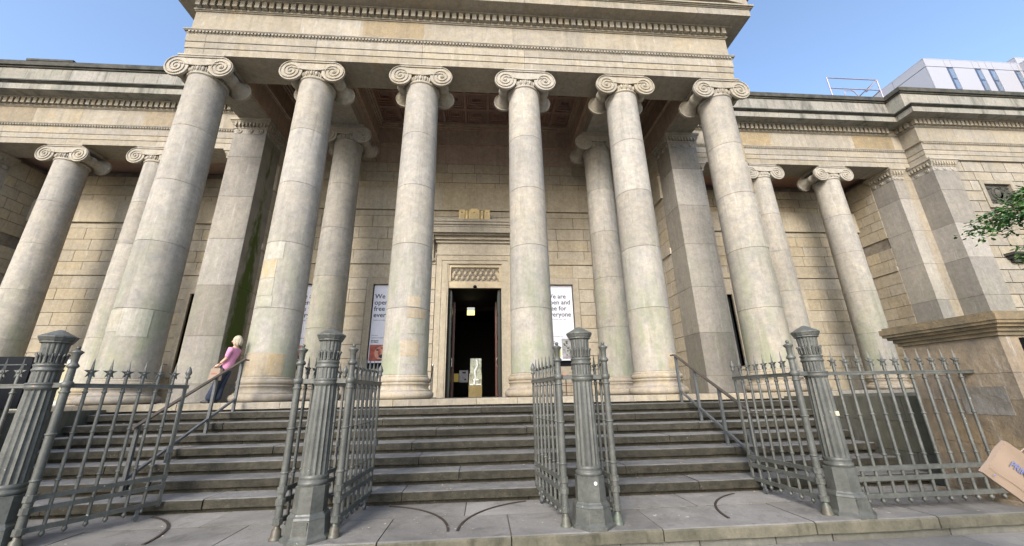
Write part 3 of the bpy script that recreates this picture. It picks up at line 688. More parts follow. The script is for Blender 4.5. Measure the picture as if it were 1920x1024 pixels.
b = MB(); b.box(-7.1, 7.1, .4, 4.7, 11.42, 11.48); obj('ceiling_slab', b, M['ceiling'], cl)
px, py = .897, .868
cb = MB()
for k in range(3):
    o = .37-.075*k; i = o-.055; z0, z1 = 11.18+.05*k, 11.42
    for (a, c, d, e) in ((-o, -i, -o, o), (i, o, -o, o), (-i, i, -o, -i), (-i, i, i, o)): cb.box(a, c, d, e, z0, z1)
_cof = cb.mesh('coffer', M['ceiling'])
b = MB(); ys = [4.43-.5*py-i*py for i in range(4)]
def coffers(x0, nx):
    for i in range(nx):
        for y in ys: link('coffer', _cof, cl, (x0+(i+.5)*px, y, 0))
    for i in range(nx+1): b.box(x0+i*px-.055, x0+i*px+.055, .55, 4.5, 11.1, 11.3)
    for y in [q+py/2 for q in ys]+[ys[-1]-py/2]: b.box(x0, x0+nx*px, y-.055, y+.055, 11.102, 11.3)
coffers(-4.5*px, 9); coffers(-5.97-px, 2); coffers(5.97-px, 2)
obj('ceiling_ribs', b, M['ceiling'], cl)
# ---- doorcase
dc = empty('doorcase', (0, 0, 0), gal)
b = MB()
for s in (-1, 1):
    b.box(*sorted((1.24*s, 1.44*s)), 4.40, 4.56, 0, 5.1); b.box(*sorted((1.03*s, 1.24*s)), 4.43, 4.56, 0, 4.8); b.box(*sorted((.98*s, 1.03*s)), 4.46, 5.0, 0, 4.8)
b.box(-1.44, 1.44, 4.40, 4.56, 5.1, 5.13); b.box(-1.24, 1.24, 4.40, 4.56, 4.93, 5.1); b.box(-1.24, 1.24, 4.43, 4.56, 4.8, 4.93)
obj('architrave', b, M['wall'], dc)
b = MB(); b.box(-1.46, 1.46, 4.37, 4.56, 5.13, 5.2); b.box(-1.44, 1.44, 4.42, 4.56, 5.2, 5.62); b.box(-1.5, 1.5, 4.34, 4.56, 5.62, 5.72); b.box(-1.6, 1.6, 4.24, 4.56, 5.72, 5.84)
obj('frieze_band', b, M['wall'], dc)
b = MB(); b.box(-1.98, 1.98, 3.99, 4.56, 5.90, 6.12); b.box(-2.0, 2.0, 3.97, 4.56, 6.125, 6.2); b.box(-2.05, 2.05, 3.92, 4.56, 6.2, 6.3); b.box(-2.08, 2.08, 3.88, 4.56, 6.3, 6.40); b.box(-1.8, 1.8, 4.1, 4.56, 5.84, 5.9)
obj('door_cornice', b, M['frieze'], dc)
for s in (-1, 1):
    b = MB(); prof = [(4.5, 5.88), (4.12, 5.88), (4.08, 5.78), (4.12, 5.62), (4.25, 5.5), (4.36, 5.3), (4.38, 5.1), (4.34, 4.98), (4.38, 4.88), (4.5, 4.85)]
    b.prism(prof, *sorted((1.56*s, 1.8*s)), 'x'); b.lathe([(.09, -.0), (.09, .02)], 14, (min(1.54*s, 1.82*s), 4.18, 5.76), 'x'); b.lathe([(.06, -.0), (.06, .3)], 12, (min(1.54*s, 1.82*s), 4.42, 4.95), 'x')
    obj('console_bracket', b, M['wall'], dc)
b = MB(); b.box(-.98, .98, 4.52, 4.66, 3.88, 4.13); b.box(-.98, .98, 4.5, 4.66, 4.68, 4.8); b.box(-.98, -.9, 4.5, 4.66, 4.13, 4.68); b.box(.9, .98, 4.5, 4.66, 4.13, 4.68); b.box(-.9, .9, 4.6, 4.66, 4.13, 4.68)
b.box(-.98, -.9, 4.52, 5.0, 0, 4.1) if False else None
obj('transom', b, M['grille'], dc)
b = MB(); rw = .2; rh = .178
for r_ in range(3):
    for i in range(10):
        cx = -.9+.1+i*.2-(.1 if r_ % 2 else 0)
        for rad_ in (.098, .062):
            pts = [(cx+rad_*math.cos(R(a)), 4.575, 4.15+r_*rh+rad_*1.45*math.sin(R(a))) for a in range(0, 181, 20)]
            if min(p[0] for p in pts) < -.9 or max(p[0] for p in pts) > .9: continue
            b.tube(pts, .014 if rad_ > .08 else .02, 4, caps=False)
b.box(-.9, .9, 4.55, 4.6, 4.125, 4.15)
obj('scalloped_grille', b, M['frieze'], dc)
# carved tablet above the doorcase
tb = empty('carved_tablet', (0, 0, 0), gal)
def tabl(x0, x1, zt, y=4.1):
    b = MB(); b.box(x0, x1, y, y+.12, 6.42, zt); o = obj('book_panel', b, M['gold'], tb)
    xm = (x0+x1)/2; c = MB()
    for (a, z) in ((0, .0), (.025, -.02), (-.025, -.02), (0, -.045)): c.ell((xm+a, y-.004, zt-.1+z), (.016, .012, .016), 6, 4)
    obj('emblem', c, M['ceiling'], o)
    n = 5; g = MB()
    for i in range(n): g.box(x0+.03, x1-.03, y-.006, y+.01, zt-.2-i*.045, zt-.185-i*.045)
    obj('inscription_lines', g, M['grille'], o)
tabl(-.63, -.42, 6.9); tabl(-.26, .145, 6.9); tabl(.34, .545, 6.9)
b = MB(); b.box(-.18, .065, 4.1, 4.22, 6.9, 6.945); obj('book_panel', b, M['gold'], tb)
for x in (-.34, .245):
    b = MB(); b.lathe([(.07, 6.42), (.07, 6.5), (.06, 6.52), (.06, 6.72), (.07, 6.74), (.07, 6.86)], 12, (x, 4.16, 0)); obj('colonnette', b, M['gold'], tb)
# hall and door leaves
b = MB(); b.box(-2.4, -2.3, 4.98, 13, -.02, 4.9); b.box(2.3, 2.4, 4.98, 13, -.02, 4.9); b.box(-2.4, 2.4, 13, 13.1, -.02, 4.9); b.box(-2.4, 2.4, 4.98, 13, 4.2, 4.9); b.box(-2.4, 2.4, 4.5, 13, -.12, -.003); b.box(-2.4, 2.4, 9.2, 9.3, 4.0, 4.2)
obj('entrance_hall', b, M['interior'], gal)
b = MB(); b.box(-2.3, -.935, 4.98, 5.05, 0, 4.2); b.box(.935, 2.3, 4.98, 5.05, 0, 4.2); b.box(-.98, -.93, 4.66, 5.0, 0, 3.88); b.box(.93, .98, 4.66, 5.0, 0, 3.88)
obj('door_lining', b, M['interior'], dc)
b = MB(); b.lathe([(.0, -.05), (.06, -.04), (.07, 0), (.05, .05), (0, .06)], 12, (.0, 4.5, 3.92)); obj('camera_dome', b, M['black'], dc)
for s in (-1, 1):
    d = empty('door_leaf', (0, 0, 0), dc)
    b = MB(); b.box(*sorted((.86*s, .93*s)), 4.7, 5.6, .01, 3.84); p = obj('door_panel', b, M['doorgreen'], d)
    b = MB()
    for z in (.3, 1.2, 2.1, 3.0): b.box(*sorted((.845*s, .86*s)), 4.8, 5.5, z, z+.7)
    obj('raised_panel', b, M['doorgreen'], p)
    b = MB(); b.box(*sorted((.80*s, .862*s)), 5.61, 5.68, .01, 3.6); obj('door_edge', b, M['doorred'], d)
    b = MB(); b.tube([(.84*s, 4.86, 1.05), (.80*s, 4.86, 1.08), (.80*s, 4.86, 1.32), (.84*s, 4.86, 1.35)], .012, 6); obj('door_handle', b, M['chrome'], d)
    b = MB(); b.box(*sorted((.78*s, .83*s)), 5.62, 5.66, .01, 3.58); obj('inner_frame', b, M['doorred'], dc)
# retaining podium under the wings, cheek walls beside the stairs
pod = thing('retaining_wall', 'dark mossy stone wall closing the right end of the stairs behind the railing', 'wall')
pod2 = thing('retaining_wall', 'dark stone wall closing the left end of the stairs under the black board', 'wall')
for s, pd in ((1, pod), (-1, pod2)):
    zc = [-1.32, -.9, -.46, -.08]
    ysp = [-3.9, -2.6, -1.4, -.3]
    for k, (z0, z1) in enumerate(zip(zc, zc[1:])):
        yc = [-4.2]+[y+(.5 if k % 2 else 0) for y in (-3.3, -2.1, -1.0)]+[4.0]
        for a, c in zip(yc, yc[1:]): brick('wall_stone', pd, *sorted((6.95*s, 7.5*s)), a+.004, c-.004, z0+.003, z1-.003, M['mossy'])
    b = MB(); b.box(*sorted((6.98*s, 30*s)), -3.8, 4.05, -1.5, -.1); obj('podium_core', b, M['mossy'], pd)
    b = MB(); b.box(*sorted((8.3*s, 19*s)), 2.6, 6.3, -.1, -.0); obj('wing_plinth', b, M['anta'], gal)
# ================================================================== cast iron gate posts
GY = -4.5; I = M['iron']
def oct_(r, z): return [(r/math.cos(R(22.5))*math.cos(R(22.5+45*i)), r/math.cos(R(22.5))*math.sin(R(22.5+45*i)), z) for i in range(8)]
def gate_post(x, label):
    t = thing('gate_post', label, 'gate post', (x, GY, G), group='fluted iron gate posts')
    def lay(b, rows):
        vs = []; 
        for r, z in rows: vs += oct_(r, z)
        k = len(rows); b.add(vs, [(j*8+i, j*8+(i+1) % 8, (j+1)*8+(i+1) % 8, (j+1)*8+i) for j in range(k-1) for i in range(8)]+[tuple(range(8))[::-1], tuple(8*(k-1)+i for i in range(8))])
    b = MB(); lay(b, [(.255, .0), (.255, .025), (.235, .04), (.225, .05), (.21, .19), (.212, .2), (.205, .22), (.19, .235), (.183, .25)]); p = obj('pedestal', b, I, t)
    b = MB(); lay(b, [(.172, .25), (.168, .49), (.15, .50)]); obj('pedestal_upper', b, I, t)
    pl = MB(); pl.box(-.075, .075, -.226, -.2, .07, .185)
    q = MB(); rr = random.Random(3)
    for i in range(5):
        xx = -.06
        while xx < .05: w = rr.uniform(.006, .02); q.box(xx, xx+w, -.2285, -.225, .165-i*.021, .173-i*.021); xx += w+.004
    q.box(-.005, .005, -.2285, -.225, .118, .124)
    pp = obj('maker_plate', pl, I, t); o = obj('cast_lettering', q, I, pp)
    b = MB(); b.lathe([(.15, .495), (.165, .505), (.168, .53), (.15, .545), (.145, .55), (.155, .565), (.155, .585), (.14, .6)], 28); obj('base_ring', b, I, t)
    fl = lambda i: 1.0 if i % 4 == 0 else .93 if i % 4 in (1, 3) else .90
    b = MB(); b.lathe([(.146, .598), (.143, .8), (.134, 1.3), (.128, 1.50), (.132, 1.515)], 64, star=fl, smooth=False); obj('fluted_shaft', b, I, t)
    b = MB(); b.lathe([(.125, 1.51), (.142, 1.525), (.142, 1.55), (.136, 1.56), (.148, 1.568), (.148, 1.582), (.125, 1.59)], 28); obj('collar', b, I, t)
    b = MB(); b.lathe([(.126, 1.59), (.126, 1.70), (.12, 1.71)], 48, star=lambda i: 1 if i % 3 else .93, smooth=False)
    b.lathe([(.12, 1.70), (.139, 1.712), (.139, 1.728), (.128, 1.735), (.128, 1.755), (.137, 1.765), (.137, 1.78), (.12, 1.79)], 28)
    b.lathe([(.117, 1.79), (.117, 1.9), (.125, 2.0), (.13, 2.02)], 48, star=lambda i: 1 if i % 3 else .93, smooth=False); obj('fluted_neck', b, I, t)
    b = MB()
    for i in range(16):
        a = 2*math.pi*i/16; c, s_ = math.cos(a), math.sin(a)
        b.tube([(.122*c, .122*s_, 1.80), (.128*c, .128*s_, 1.87), (.146*c, .146*s_, 1.895), (.15*c, .15*s_, 1.885)], [.013, .012, .012, .006], 5)
    obj('leaf_ring', b, I, t)
    b = MB(); b.lathe([(.128, 2.01), (.15, 2.02), (.15, 2.035), (.158, 2.04), (.172, 2.07), (.178, 2.075), (.178, 2.09), (.10, 2.13), (.03, 2.166), (.0, 2.172)], 16, smooth=False, ph=R(11.25)); obj('post_cap', b, I, t)
    t.scale = (.9, .9, 1)
    return t
POSTS = {}
for x, lb in ((-4.515, 'leftmost fluted iron gate post, in front of the black board and foot of the stairs'), (-1.5, 'fluted iron gate post left of the central gateway'),
              (1.515, 'fluted iron gate post right of the central gateway, with a white fleck on its pedestal'), (4.545, 'rightmost fluted iron gate post, pale scuff on its shaft, start of the long railing')):
    POSTS[x] = gate_post(x, lb)
b = MB(); b.lathe([(.002, -.176), (.02, -.177), (.02, -.17)], 9, (.03, 0, .43), 'y'); obj('paint_fleck', b, M['framewhite'], POSTS[1.515])
b = MB(); b.box(.03, .075, -.139, -.12, 1.06, 1.11); obj('paint_scuff', b, M['cream'], POSTS[4.545])
# ---- railings and gates.  local frame: x along the leaf, z up, origin at hinge foot
ZR, ZB = 1.55, (.455, .345, .165)
b = MB(); b.lathe([(.018, .10), (.018, 1.69), (.012, 1.72)], 8); b.lathe([(.004, .075), (.022, .095), (.026, .11), (.014, .13)], 8)
for z in (.60, 1.06, 1.485): b.lathe([(.018, z-.013), (.026, z-.006), (.026, z+.006), (.018, z+.013)], 8)
_bar = b.mesh('bar', I)
b = MB(); b.lathe([(.017, 1.71), (.016, 1.74), (.002, 1.86)], 4, smooth=False)
st_ = []
for i in range(10):
    a = R(90+36*i); r = .07 if i % 2 == 0 else .027; st_.append((r*math.cos(a), 1.705+r*math.sin(a)))
b.prism(st_, -.008, .008); b.ell((0, -.012, 1.705), (.02, .016, .02), 8, 5); b.ell((0, .012, 1.705), (.02, .016, .02), 8, 5)
b.lathe([(.027, -.012), (.03, -.006), (.027, 0)], 12, (0, -.004, 1.705), 'y')
_star = b.mesh('star_finial', I)
def bars(par, xs_, extra=0):
    for x in xs_:
        o = link('bar', _bar, par, (x, 0, 0)); link('star_finial', _star, o)
def flat(par, name, x0, x1, z, h=.03, d=.018):
    b = MB(); b.box(x0, x1, -d, d, z-h/2, z+h/2); return obj(name, b, I, par)
def gate_leaf(hx, ang, label, off=0):
    t = thing('gate_leaf', label, 'gate', (hx, GY-.02, G), R(ang), 'open iron gate leaves')
    b = MB(); b.lathe([(.062, 0), (.062, .02), (.05, .03), (.045, .09), (.03, .1), (.028, .17)], 14); obj('pivot_foot', b, M['rustfoot'], t)
    b = MB(); b.lathe([(.038, .17), (.038, 1.48), (.034, 1.74)], 14)
    for z, r in ((.62, .047), (1.06, .047), (1.485, .047)): b.lathe([(.037, z-.014), (r, z-.006), (r, z+.006), (.034, z+.014)], 14)
    b.lathe([(.036, 1.53), (.052, 1.545), (.052, 1.585), (.036, 1.6)], 16); b.lathe([(.034, 1.735), (.05, 1.75), (.054, 1.765), (.036, 1.79), (.03, 1.80)], 16)
    b.lathe([(.03, 1.79), (.034, 1.88), (.055, 1.91), (.058, 1.918), (.02, 1.94), (.012, 1.946)], 16); b.ell((0, 0, 1.962), (.022, .022, .022), 10, 8)
    for z in ZB: b.lathe([(.036, z-.035), (.05, z-.028), (.05, z+.028), (.036, z+.035)], 8, smooth=False)
    obj('hinge_pole', b, I, t)
    b = MB(); b.box(.03, 1.185, -.02, .02, ZR-.02, ZR+.018); b.box(.03, 1.185, -.027, .027, ZR+.018, ZR+.028); obj('top_rail', b, I, t)
    for z in ZB: flat(t, 'lower_rail', .03, 1.18, z, .048, .016)
    bars(t, [.165*k for k in range(1, 7)])
    b = MB(); b.box(1.14, 1.172, -.014, .014, .12, ZR-.02); b.lathe([(.016, ZR+.02), (.013, ZR+.1), (.03, ZR+.12), (.03, ZR+.13), (.02, ZR+.145), (.036, ZR+.175), (.036, ZR+.2), (.018, ZR+.25), (.003, ZR+.275)], 12, (1.156, 0, 0)); obj('end_stile', b, I, t)
    b = MB(); b.lathe([(.035, .0), (.035, .03)], 12, (.95, -.015, .045), 'y'); b.box(.935, .965, -.012, .012, .05, .15); obj('wheel', b, M['steel'], t)
    b = MB(); b.box(1.10, 1.15, -.05, -.014, .74, .82); b.box(1.09, 1.12, -.035, -.02, .62, .74); obj('gate_latch', b, M['steel'], t)
    return t
M['rustfoot'] = iron('rust and verdigris iron', (.075, .048, .03), (.075, .105, .085))
gate_leaf(-4.25, 64, 'leftmost open iron gate leaf, swung back across the foot of the left stairs')
gate_leaf(-1.8, 84, 'open iron gate leaf just left of the post left of the central gateway')
gate_leaf(-1.22, 88, 'left leaf of the central gateway, open towards the steps')
gate_leaf(1.22, 98, 'right leaf of the central gateway, open towards the steps')
gate_leaf(1.8, 96, 'open iron gate leaf just right of the post right of the central gateway')
gate_leaf(4.25, 92, 'rightmost open iron gate leaf, beside the rightmost gate post')
# arms from the posts to the poles
for x in POSTS:
    for sg in ((-1, 1) if abs(x) < 3 else ((1,) if x < 0 else (-1,))): b = MB(); b.box(*sorted((.12*sg, .30*sg)), -.03, .02, 1.535, 1.585); obj('pole_bracket', b, I, POSTS[x])
def railing(x0, x1, n, label, sgn):
    t = thing('railing', label, 'railing', (x0, GY, G)); L = x1-x0
    b = MB(); b.box(min(0, L), max(0, L), -.024, .024, ZR-.015, ZR+.015); b.box(min(0, L), max(0, L), -.03, .03, ZR+.015, ZR+.028); obj('top_rail', b, I, t)
    for z in ZB: flat(t, 'lower_rail', min(0, L), max(0, L), z, .05, .022)
    bars(t, [sgn*(.22+.175*k) for k in range(n)])
railing(4.6, 6.76, 11, 'long star topped railing between the rightmost gate post and the sandstone pier', 1)
railing(-4.57, -6.72, 11, 'star topped railing at the far left in front of the black board', -1)
# ---- stone piers
def pier(sx, label):
    t = thing('stone_pier', label, 'pier', (6.75*sx, -4.9, PAVE))
    x = lambda a: a*sx
    def bx(name, a0, a1, y0, y1, z0, z1, m_): return brick(name, t, *sorted((x(a0), x(a1))), y0, y1, z0, z1, m_)
    zz = [0, .34, .86, 1.40, 1.72, 2.17]
    bx('plinth_stone', -.09, 3.1, -.06, 1.22, .0, .24, M['pier'])
    random.seed(8)
    for k, (z0, z1) in enumerate(zip(zz, zz[1:])):
        z0 = max(z0, .24)
        cs = [0, .62, 1.5, 2.3, 3.0] if k % 2 else [0, 1.0, 1.9, 3.0]
        for a, c in zip(cs, cs[1:]): bx('pier_stone', a+.002, c-.002, .0, 1.15, z0+.002, z1-.002, M['pier'])
    b = MB()
    for (p, z0, z1) in ((.03, 2.17, 2.22), (.06, 2.22, 2.27), (.10, 2.27, 2.31), (.135, 2.31, 2.35), (.15, 2.35, 2.43), (.12, 2.43, 2.46)): b.box(*sorted((x(-p), x(3.0+p))), -p, 1.15+p, z0, z1)
    obj('pier_cap', b, M['pcap'], t)
    return t
M['greyrep'] = stone('grey worn stone', (.17, .15, .125), (.13, .12, .1), streak=.4, bumpd=.05)
M['pcap'] = stone('weathered cap stone', (.2, .16, .10), (.12, .105, .075), streak=.3, grey=(.3, .22, .13), grey_amt=.8, bumpd=.05)
pr = pier(1, 'orange brown sandstone pier with moulded cap and a metal plaque at the right')
pier(-1, 'sandstone pier ending the left railing')
brick('repair_stone', pr, -.003, .3, .13, .62, 1.22, 1.56, M['greyrep'])
pq = thing('wall_plaque', 'grey green metal plaque in a black frame fixed on the front of the sandstone pier', 'plaque', (7.22, -4.92, .42))
b = MB(); b.box(-.20, .5, -.03, .02, -.6, .2); obj('plaque_frame', b, M['black'], pq)
b = MB(); b.box(-.15, .45, -.034, -.03, -.55, .19); obj('plaque_face', b, M['plate'], pq)
# ---- handrails on the stairs
def handrail(x, label):
    t = thing('handrail', label, 'handrail', (x, 0, 0)); pts = [(-1.04, -.165), (-1.70, -.495), (-2.42, -.825), (-3.12, -1.155)]
    sl = (-.165-(-1.155))/(-1.04+3.12)
    top = lambda y: .87+(y+.90)*.505
    lo = lambda y: .06+(y+1.07)*.49
    for y, z in pts:
        b = MB(); b.box(-.022, .022, y-.022, y+.022, z, top(y)-.01); obj('rail_post', b, M['steel'], t)
    b = MB(); b.add([(sx, y, top(y)+dz) for y in (-.99, -3.22) for sx in (-.03, .03) for dz in (-.012, .014)], [(0, 1, 3, 2), (4, 6, 7, 5), (0, 2, 6, 4), (1, 5, 7, 3), (0, 4, 5, 1), (2, 3, 7, 6)])
    b.box(-.03, .03, -1.0, -.86, top(-.99)-.012, top(-.99)+.014); obj('top_rail', b, M['steeltop'], t)
    b = MB(); b.add([(sx, y, lo(y)+dz) for y in (-1.06, -3.12) for sx in (-.02, .02) for dz in (-.02, .02)], [(0, 1, 3, 2), (4, 6, 7, 5), (0, 2, 6, 4), (1, 5, 7, 3), (0, 4, 5, 1), (2, 3, 7, 6)]); obj('lower_rail', b, M['steel'], t)
handrail(4.5, 'dark steel handrail down the right side of the stairs, behind the rightmost open gate')
handrail(-4.5, 'dark steel handrail down the left side of the stairs, where a woman leans')
# ================================================================== posters and portico furniture
def poster(x0, x1, label, kind):
    zc0, zc1 = 1.2, 4.0; y = YW+.10
    t = thing('poster', label, 'poster', ((x0+x1)/2, y, zc0), group='tall white window posters'); w = x1-x0; h = zc1-zc0
    b = MB(); b.box(-w/2, w/2, 0, .02, 0, h); obj('poster_sheet', b, M['poster'], t)
    lx = -w/2+.05 if x0 < 0 else w/2-1.0
    o = text_on(t, 'We are\nopen and\nfree for\neveryone', lx, -.002, h-.50, .243, M['ink'], bold=.003, depth=.001)
    text_on(t, 'Tuesday to Sunday, 10am - 5pm', lx, -.002, h-1.32, .055, M['ink'], depth=.001)
    text_on(t, 'Free entry', lx, -.002, h-1.86, .05, M['ink'], depth=.001)
    text_on(t, 'manchesterartgallery.org', lx, -.002, h-1.95, .055, M['ink'], depth=.001)
    text_on(t, 'Manchester\nArt Gallery', lx, -.002, h-2.14 if kind else h-2.05, .055, M['ink'], depth=.001, bold=.002)
    b = MB()
    if kind == 0:
        b.box(-w/2+.03, w/2-.03, -.004, 0, .06, .62); a = obj('picture', b, M['redart'], t)
        c = MB()
        def blob(cx, cz, rx, rz, y=-.006): c.add([(cx+rx*math.cos(R(i*30)), y, cz+rz*math.sin(R(i*30))) for i in range(12)], [tuple(range(12))])
        blob(0, .33, .3, .27, -.005); obj('picture_shape', c, M['pinkart'], a)
        c = MB(); blob(0, .22, .15, .07, -.0075); blob(-.2, .44, .05, .03, -.0075); blob(.2, .44, .05, .03, -.0075); blob(-.02, .1, .2, .02, -.0075); obj('picture_shape', c, M['ink'], a)
        c = MB(); blob(-.13, .36, .05, .12, -.0065); blob(.14, .34, .05, .12, -.0065); blob(.0, .5, .1, .04, -.0065); obj('picture_shape', c, M['redart'], a)
    else:
        b.box(-w/2+.03, -.05, -.004, 0, .12, .5); obj('picture', b, M['yellowart'], t)
        b = MB(); b.box(0, w/2-.03, -.004, 0, .06, .78); a = obj('picture', b, M['greyart'], t); c = MB(); rr = random.Random(2)
        for i in range(22):
            cx, cz, r = rr.uniform(.05, w/2-.08), rr.uniform(.12, .68), rr.uniform(.015, .045); c.add([(cx+r*math.cos(R(k*60)), -.006-.0001*i, cz+r*math.sin(R(k*60))) for k in range(6)], [tuple(range(6))])
        obj('picture_shape', c, M['leafart'], a)
    return t
poster(-6.43, -5.43, 'white window poster half hidden behind the left inner column', 0)
poster(-3.68, -2.68, 'white window poster with a red animal face, left of the doorway', 0)
poster(2.68, 3.68, 'white window poster with yellow and grey pictures, right of the doorway', 1)
poster(5.43, 6.43, 'white window poster hidden behind the right inner column', 1)
for (x, y, lb) in ((-1.33, 2.35, 'steel belt stanchion nearer the stairs, left of the doorway'), (-1.33, 3.75, 'steel belt stanchion nearer the door, left of the doorway')):
    t = thing('stanchion', lb, 'stanchion', (x, y, 0)); b = MB(); b.lathe([(.15, 0), (.15, .02), (.03, .03)], 16); obj('foot', b, M['chrome'], t)
    b = MB(); b.lathe([(.028, .03), (.028, 1.0), (.034, 1.005), (.034, 1.05), (.02, 1.06)], 12); obj('pole', b, M['chrome'], t)
bt = MB(); n = 14
vs = []
for i in range(n+1):
    u = i/n; y = 2.38+1.34*u; z = .98-1.9*u*(1-u)
    vs += [(-1.33, y, z), (-1.325, y, z-.07)]
bt.add(vs, [(2*i, 2*i+1, 2*i+3, 2*i+2) for i in range(n)]); bt.add([(x+.006, y, z) for x, y, z in vs], [(2*i, 2*i+2, 2*i+3, 2*i+1) for i in range(n)])
o = obj('queue_belt', bt, M['belt']); tag(o, 'navy belt sagging between the two steel stanchions beside the doorway', 'belt')
t = thing('leaflet_rack', 'low dark wire rack with a pink leaflet behind the right central gate leaf', 'rack', (2.95, 3.2, 0))
b = MB()
for x in (-.3, .0, .3): b.box(x-.012, x+.012, -.02, .02, 0, .62)
for z in (.1, .3, .5, .62): b.box(-.3, .3, -.015, .015, z-.01, z+.01)
obj('rack_frame', b, M['doorred'], t); b = MB(); b.box(-.34, .02, -.04, -.02, .5, .68); obj('leaflet', b, M['pinkart'], t)
t = thing('exit_sign', 'small lit yellow and white sign hanging inside the dark doorway', 'sign', (-.25, 8, 3.78))
b = MB(); b.box(-.17, .17, -.03, .03, -.22, -.02); obj('lit_panel', b, M['exit'], t); b = MB(); b.box(-.17, .17, -.03, .03, -.0, .13); obj('white_panel', b, M['exitw'], t); b = MB(); b.box(-.01, .01, -.01, .01, .13, .45); obj('rod', b, M['steel'], t)
t = thing('donation_box', 'tall clear box on a gold plinth standing inside the doorway', 'box', (.03, 6, 0))
b = MB(); b.box(-.25, .25, -.2, .2, 0, .42); obj('plinth', b, M['brass'], t)
b = MB(); b.box(-.24, .24, -.19, .19, .42, .85); b.box(-.20, .22, -.17, .17, .85, 1.42); obj('clear_case', b, M['acrylic'], t)
b = MB(); b.tube([(-.05, -.2, .45), (.0, -.2, .7), (-.02, -.2, .95), (.08, -.2, 1.15), (.04, -.2, 1.38)], [.05, .03, .05, .04, .06], 6); b.box(-.08, .12, -.21, -.19, .6, .66); b.box(-.2, .2, -.2, -.19, .44, .48); obj('banknotes', b, M['framewhite'], t)
o = box('notice', None, -.62, -.28, 6.5, 6.51, .56, 1.02, M['greyart']); tag(o, 'pale grey notice inside the doorway, beside the donation box', 'notice')
b = MB(); b.box(-.5, -.36, 6.49, 6.5, .9, .97); b.box(-.42, -.34, 6.49, 6.5, .64, .7); obj('print', b, M['ink'], o)
o = box('notice', None, -.78, -.6, 5.8, 5.81, .56, .86, M['yellow']); tag(o, 'small yellow notice beside the left door leaf', 'notice')
# black board at the far left, notice board under the left wing
t = thing('board', 'large black board with rounded corners and faint white lettering, far left behind the railing', 'board', (-8.3, -2.2, -.06))
b = MB(); pts = []
for cx, cz, a0 in ((1.12, .78, 0), (-1.12, .78, 90)): pts += [(cx+.08*math.cos(R(a0+15*i)), cz+.08*math.sin(R(a0+15*i))) for i in range(7)]
pts += [(-1.2, .04), (1.2, .04)]; b.prism(pts, -.04, .04); bd = obj('board_panel', b, M['black'], t)
b = MB(); b.box(-1.14, 1.14, -.05, -.04, .72, .735); obj('board_trim', b, M['steel'], bd)
M['faint'] = plain('faint white lettering', (.25, .25, .27), .5)
text_on(bd, 'open for\neveryone today', -.15, -.045, .26, .15, M['faint'], shear=.3, depth=.001, align='LEFT')
for x in (-.9, .9): b = MB(); b.box(x-.05, x+.05, -.1, .1, -.03, .04); obj('board_foot', b, M['steel'], t)
t = thing('notice_board', 'long low white framed board with cream panels behind the leftmost portico column', 'board', (-11.6, 5.4, 0))
for i in range(3):
    b = MB(); x0 = -2.6+i*1.05; b.box(x0, x0+1.02, 0, .04, .0, .12); b.box(x0, x0+1.02, 0, .04, 1.38, 1.5); b.box(x0, x0+.06, 0, .04, .12, 1.38); b.box(x0+.96, x0+1.02, 0, .04, .12, 1.38); b.box(x0+.06, x0+.96, 0, .04, .7, .78)
    f_ = obj('frame', b, M['framewhite'], t); b = MB(); b.box(x0+.06, x0+.96, .01, .03, .12, .7); b.box(x0+.06, x0+.96, .01, .03, .78, 1.38); obj('panel', b, M['cream'], f_)
# ================================================================== roof railing and the modern building
t = thing('roof_railing', 'thin tubular guard rail with a ladder hoop on the right wing roof', 'guard rail', (18.95, 6, 12.6))
# placed on the main roof
b = MB(); z0, z1, zm = 0, 3.65, 2.95
def tb_(pts, r=.035): b.tube(pts, r, 6)
tb_([(0, 0, z0), (0, 0, z1)]); tb_([(2.95, 0, z0), (2.95, 0, z1)]); tb_([(0, 0, z1), (2.95, 0, z1)]); tb_([(0, 0, zm), (2.95, 0, zm)]); tb_([(2.95, 0, z1), (3.3, 2.2, z1)]); tb_([(3.3, 2.2, z0), (3.3, 2.2, z1)]); tb_([(2.95, 0, zm), (3.3, 2.2, zm)]); tb_([(2.2, .1, zm-.05), (2.95, 0, z1)])
obj('guard_tubes', b, M['galv'], t)
b = MB(); b.tube([(1.15, .3, z0), (1.15, .3, 3.0), (1.2, .3, 3.12), (1.6, .3, 3.15), (1.75, .3, 3.08), (1.9, .3, 2.8), (1.9, .3, 0)], .03, 6); obj('ladder_hoop', b, M['galv'], t)
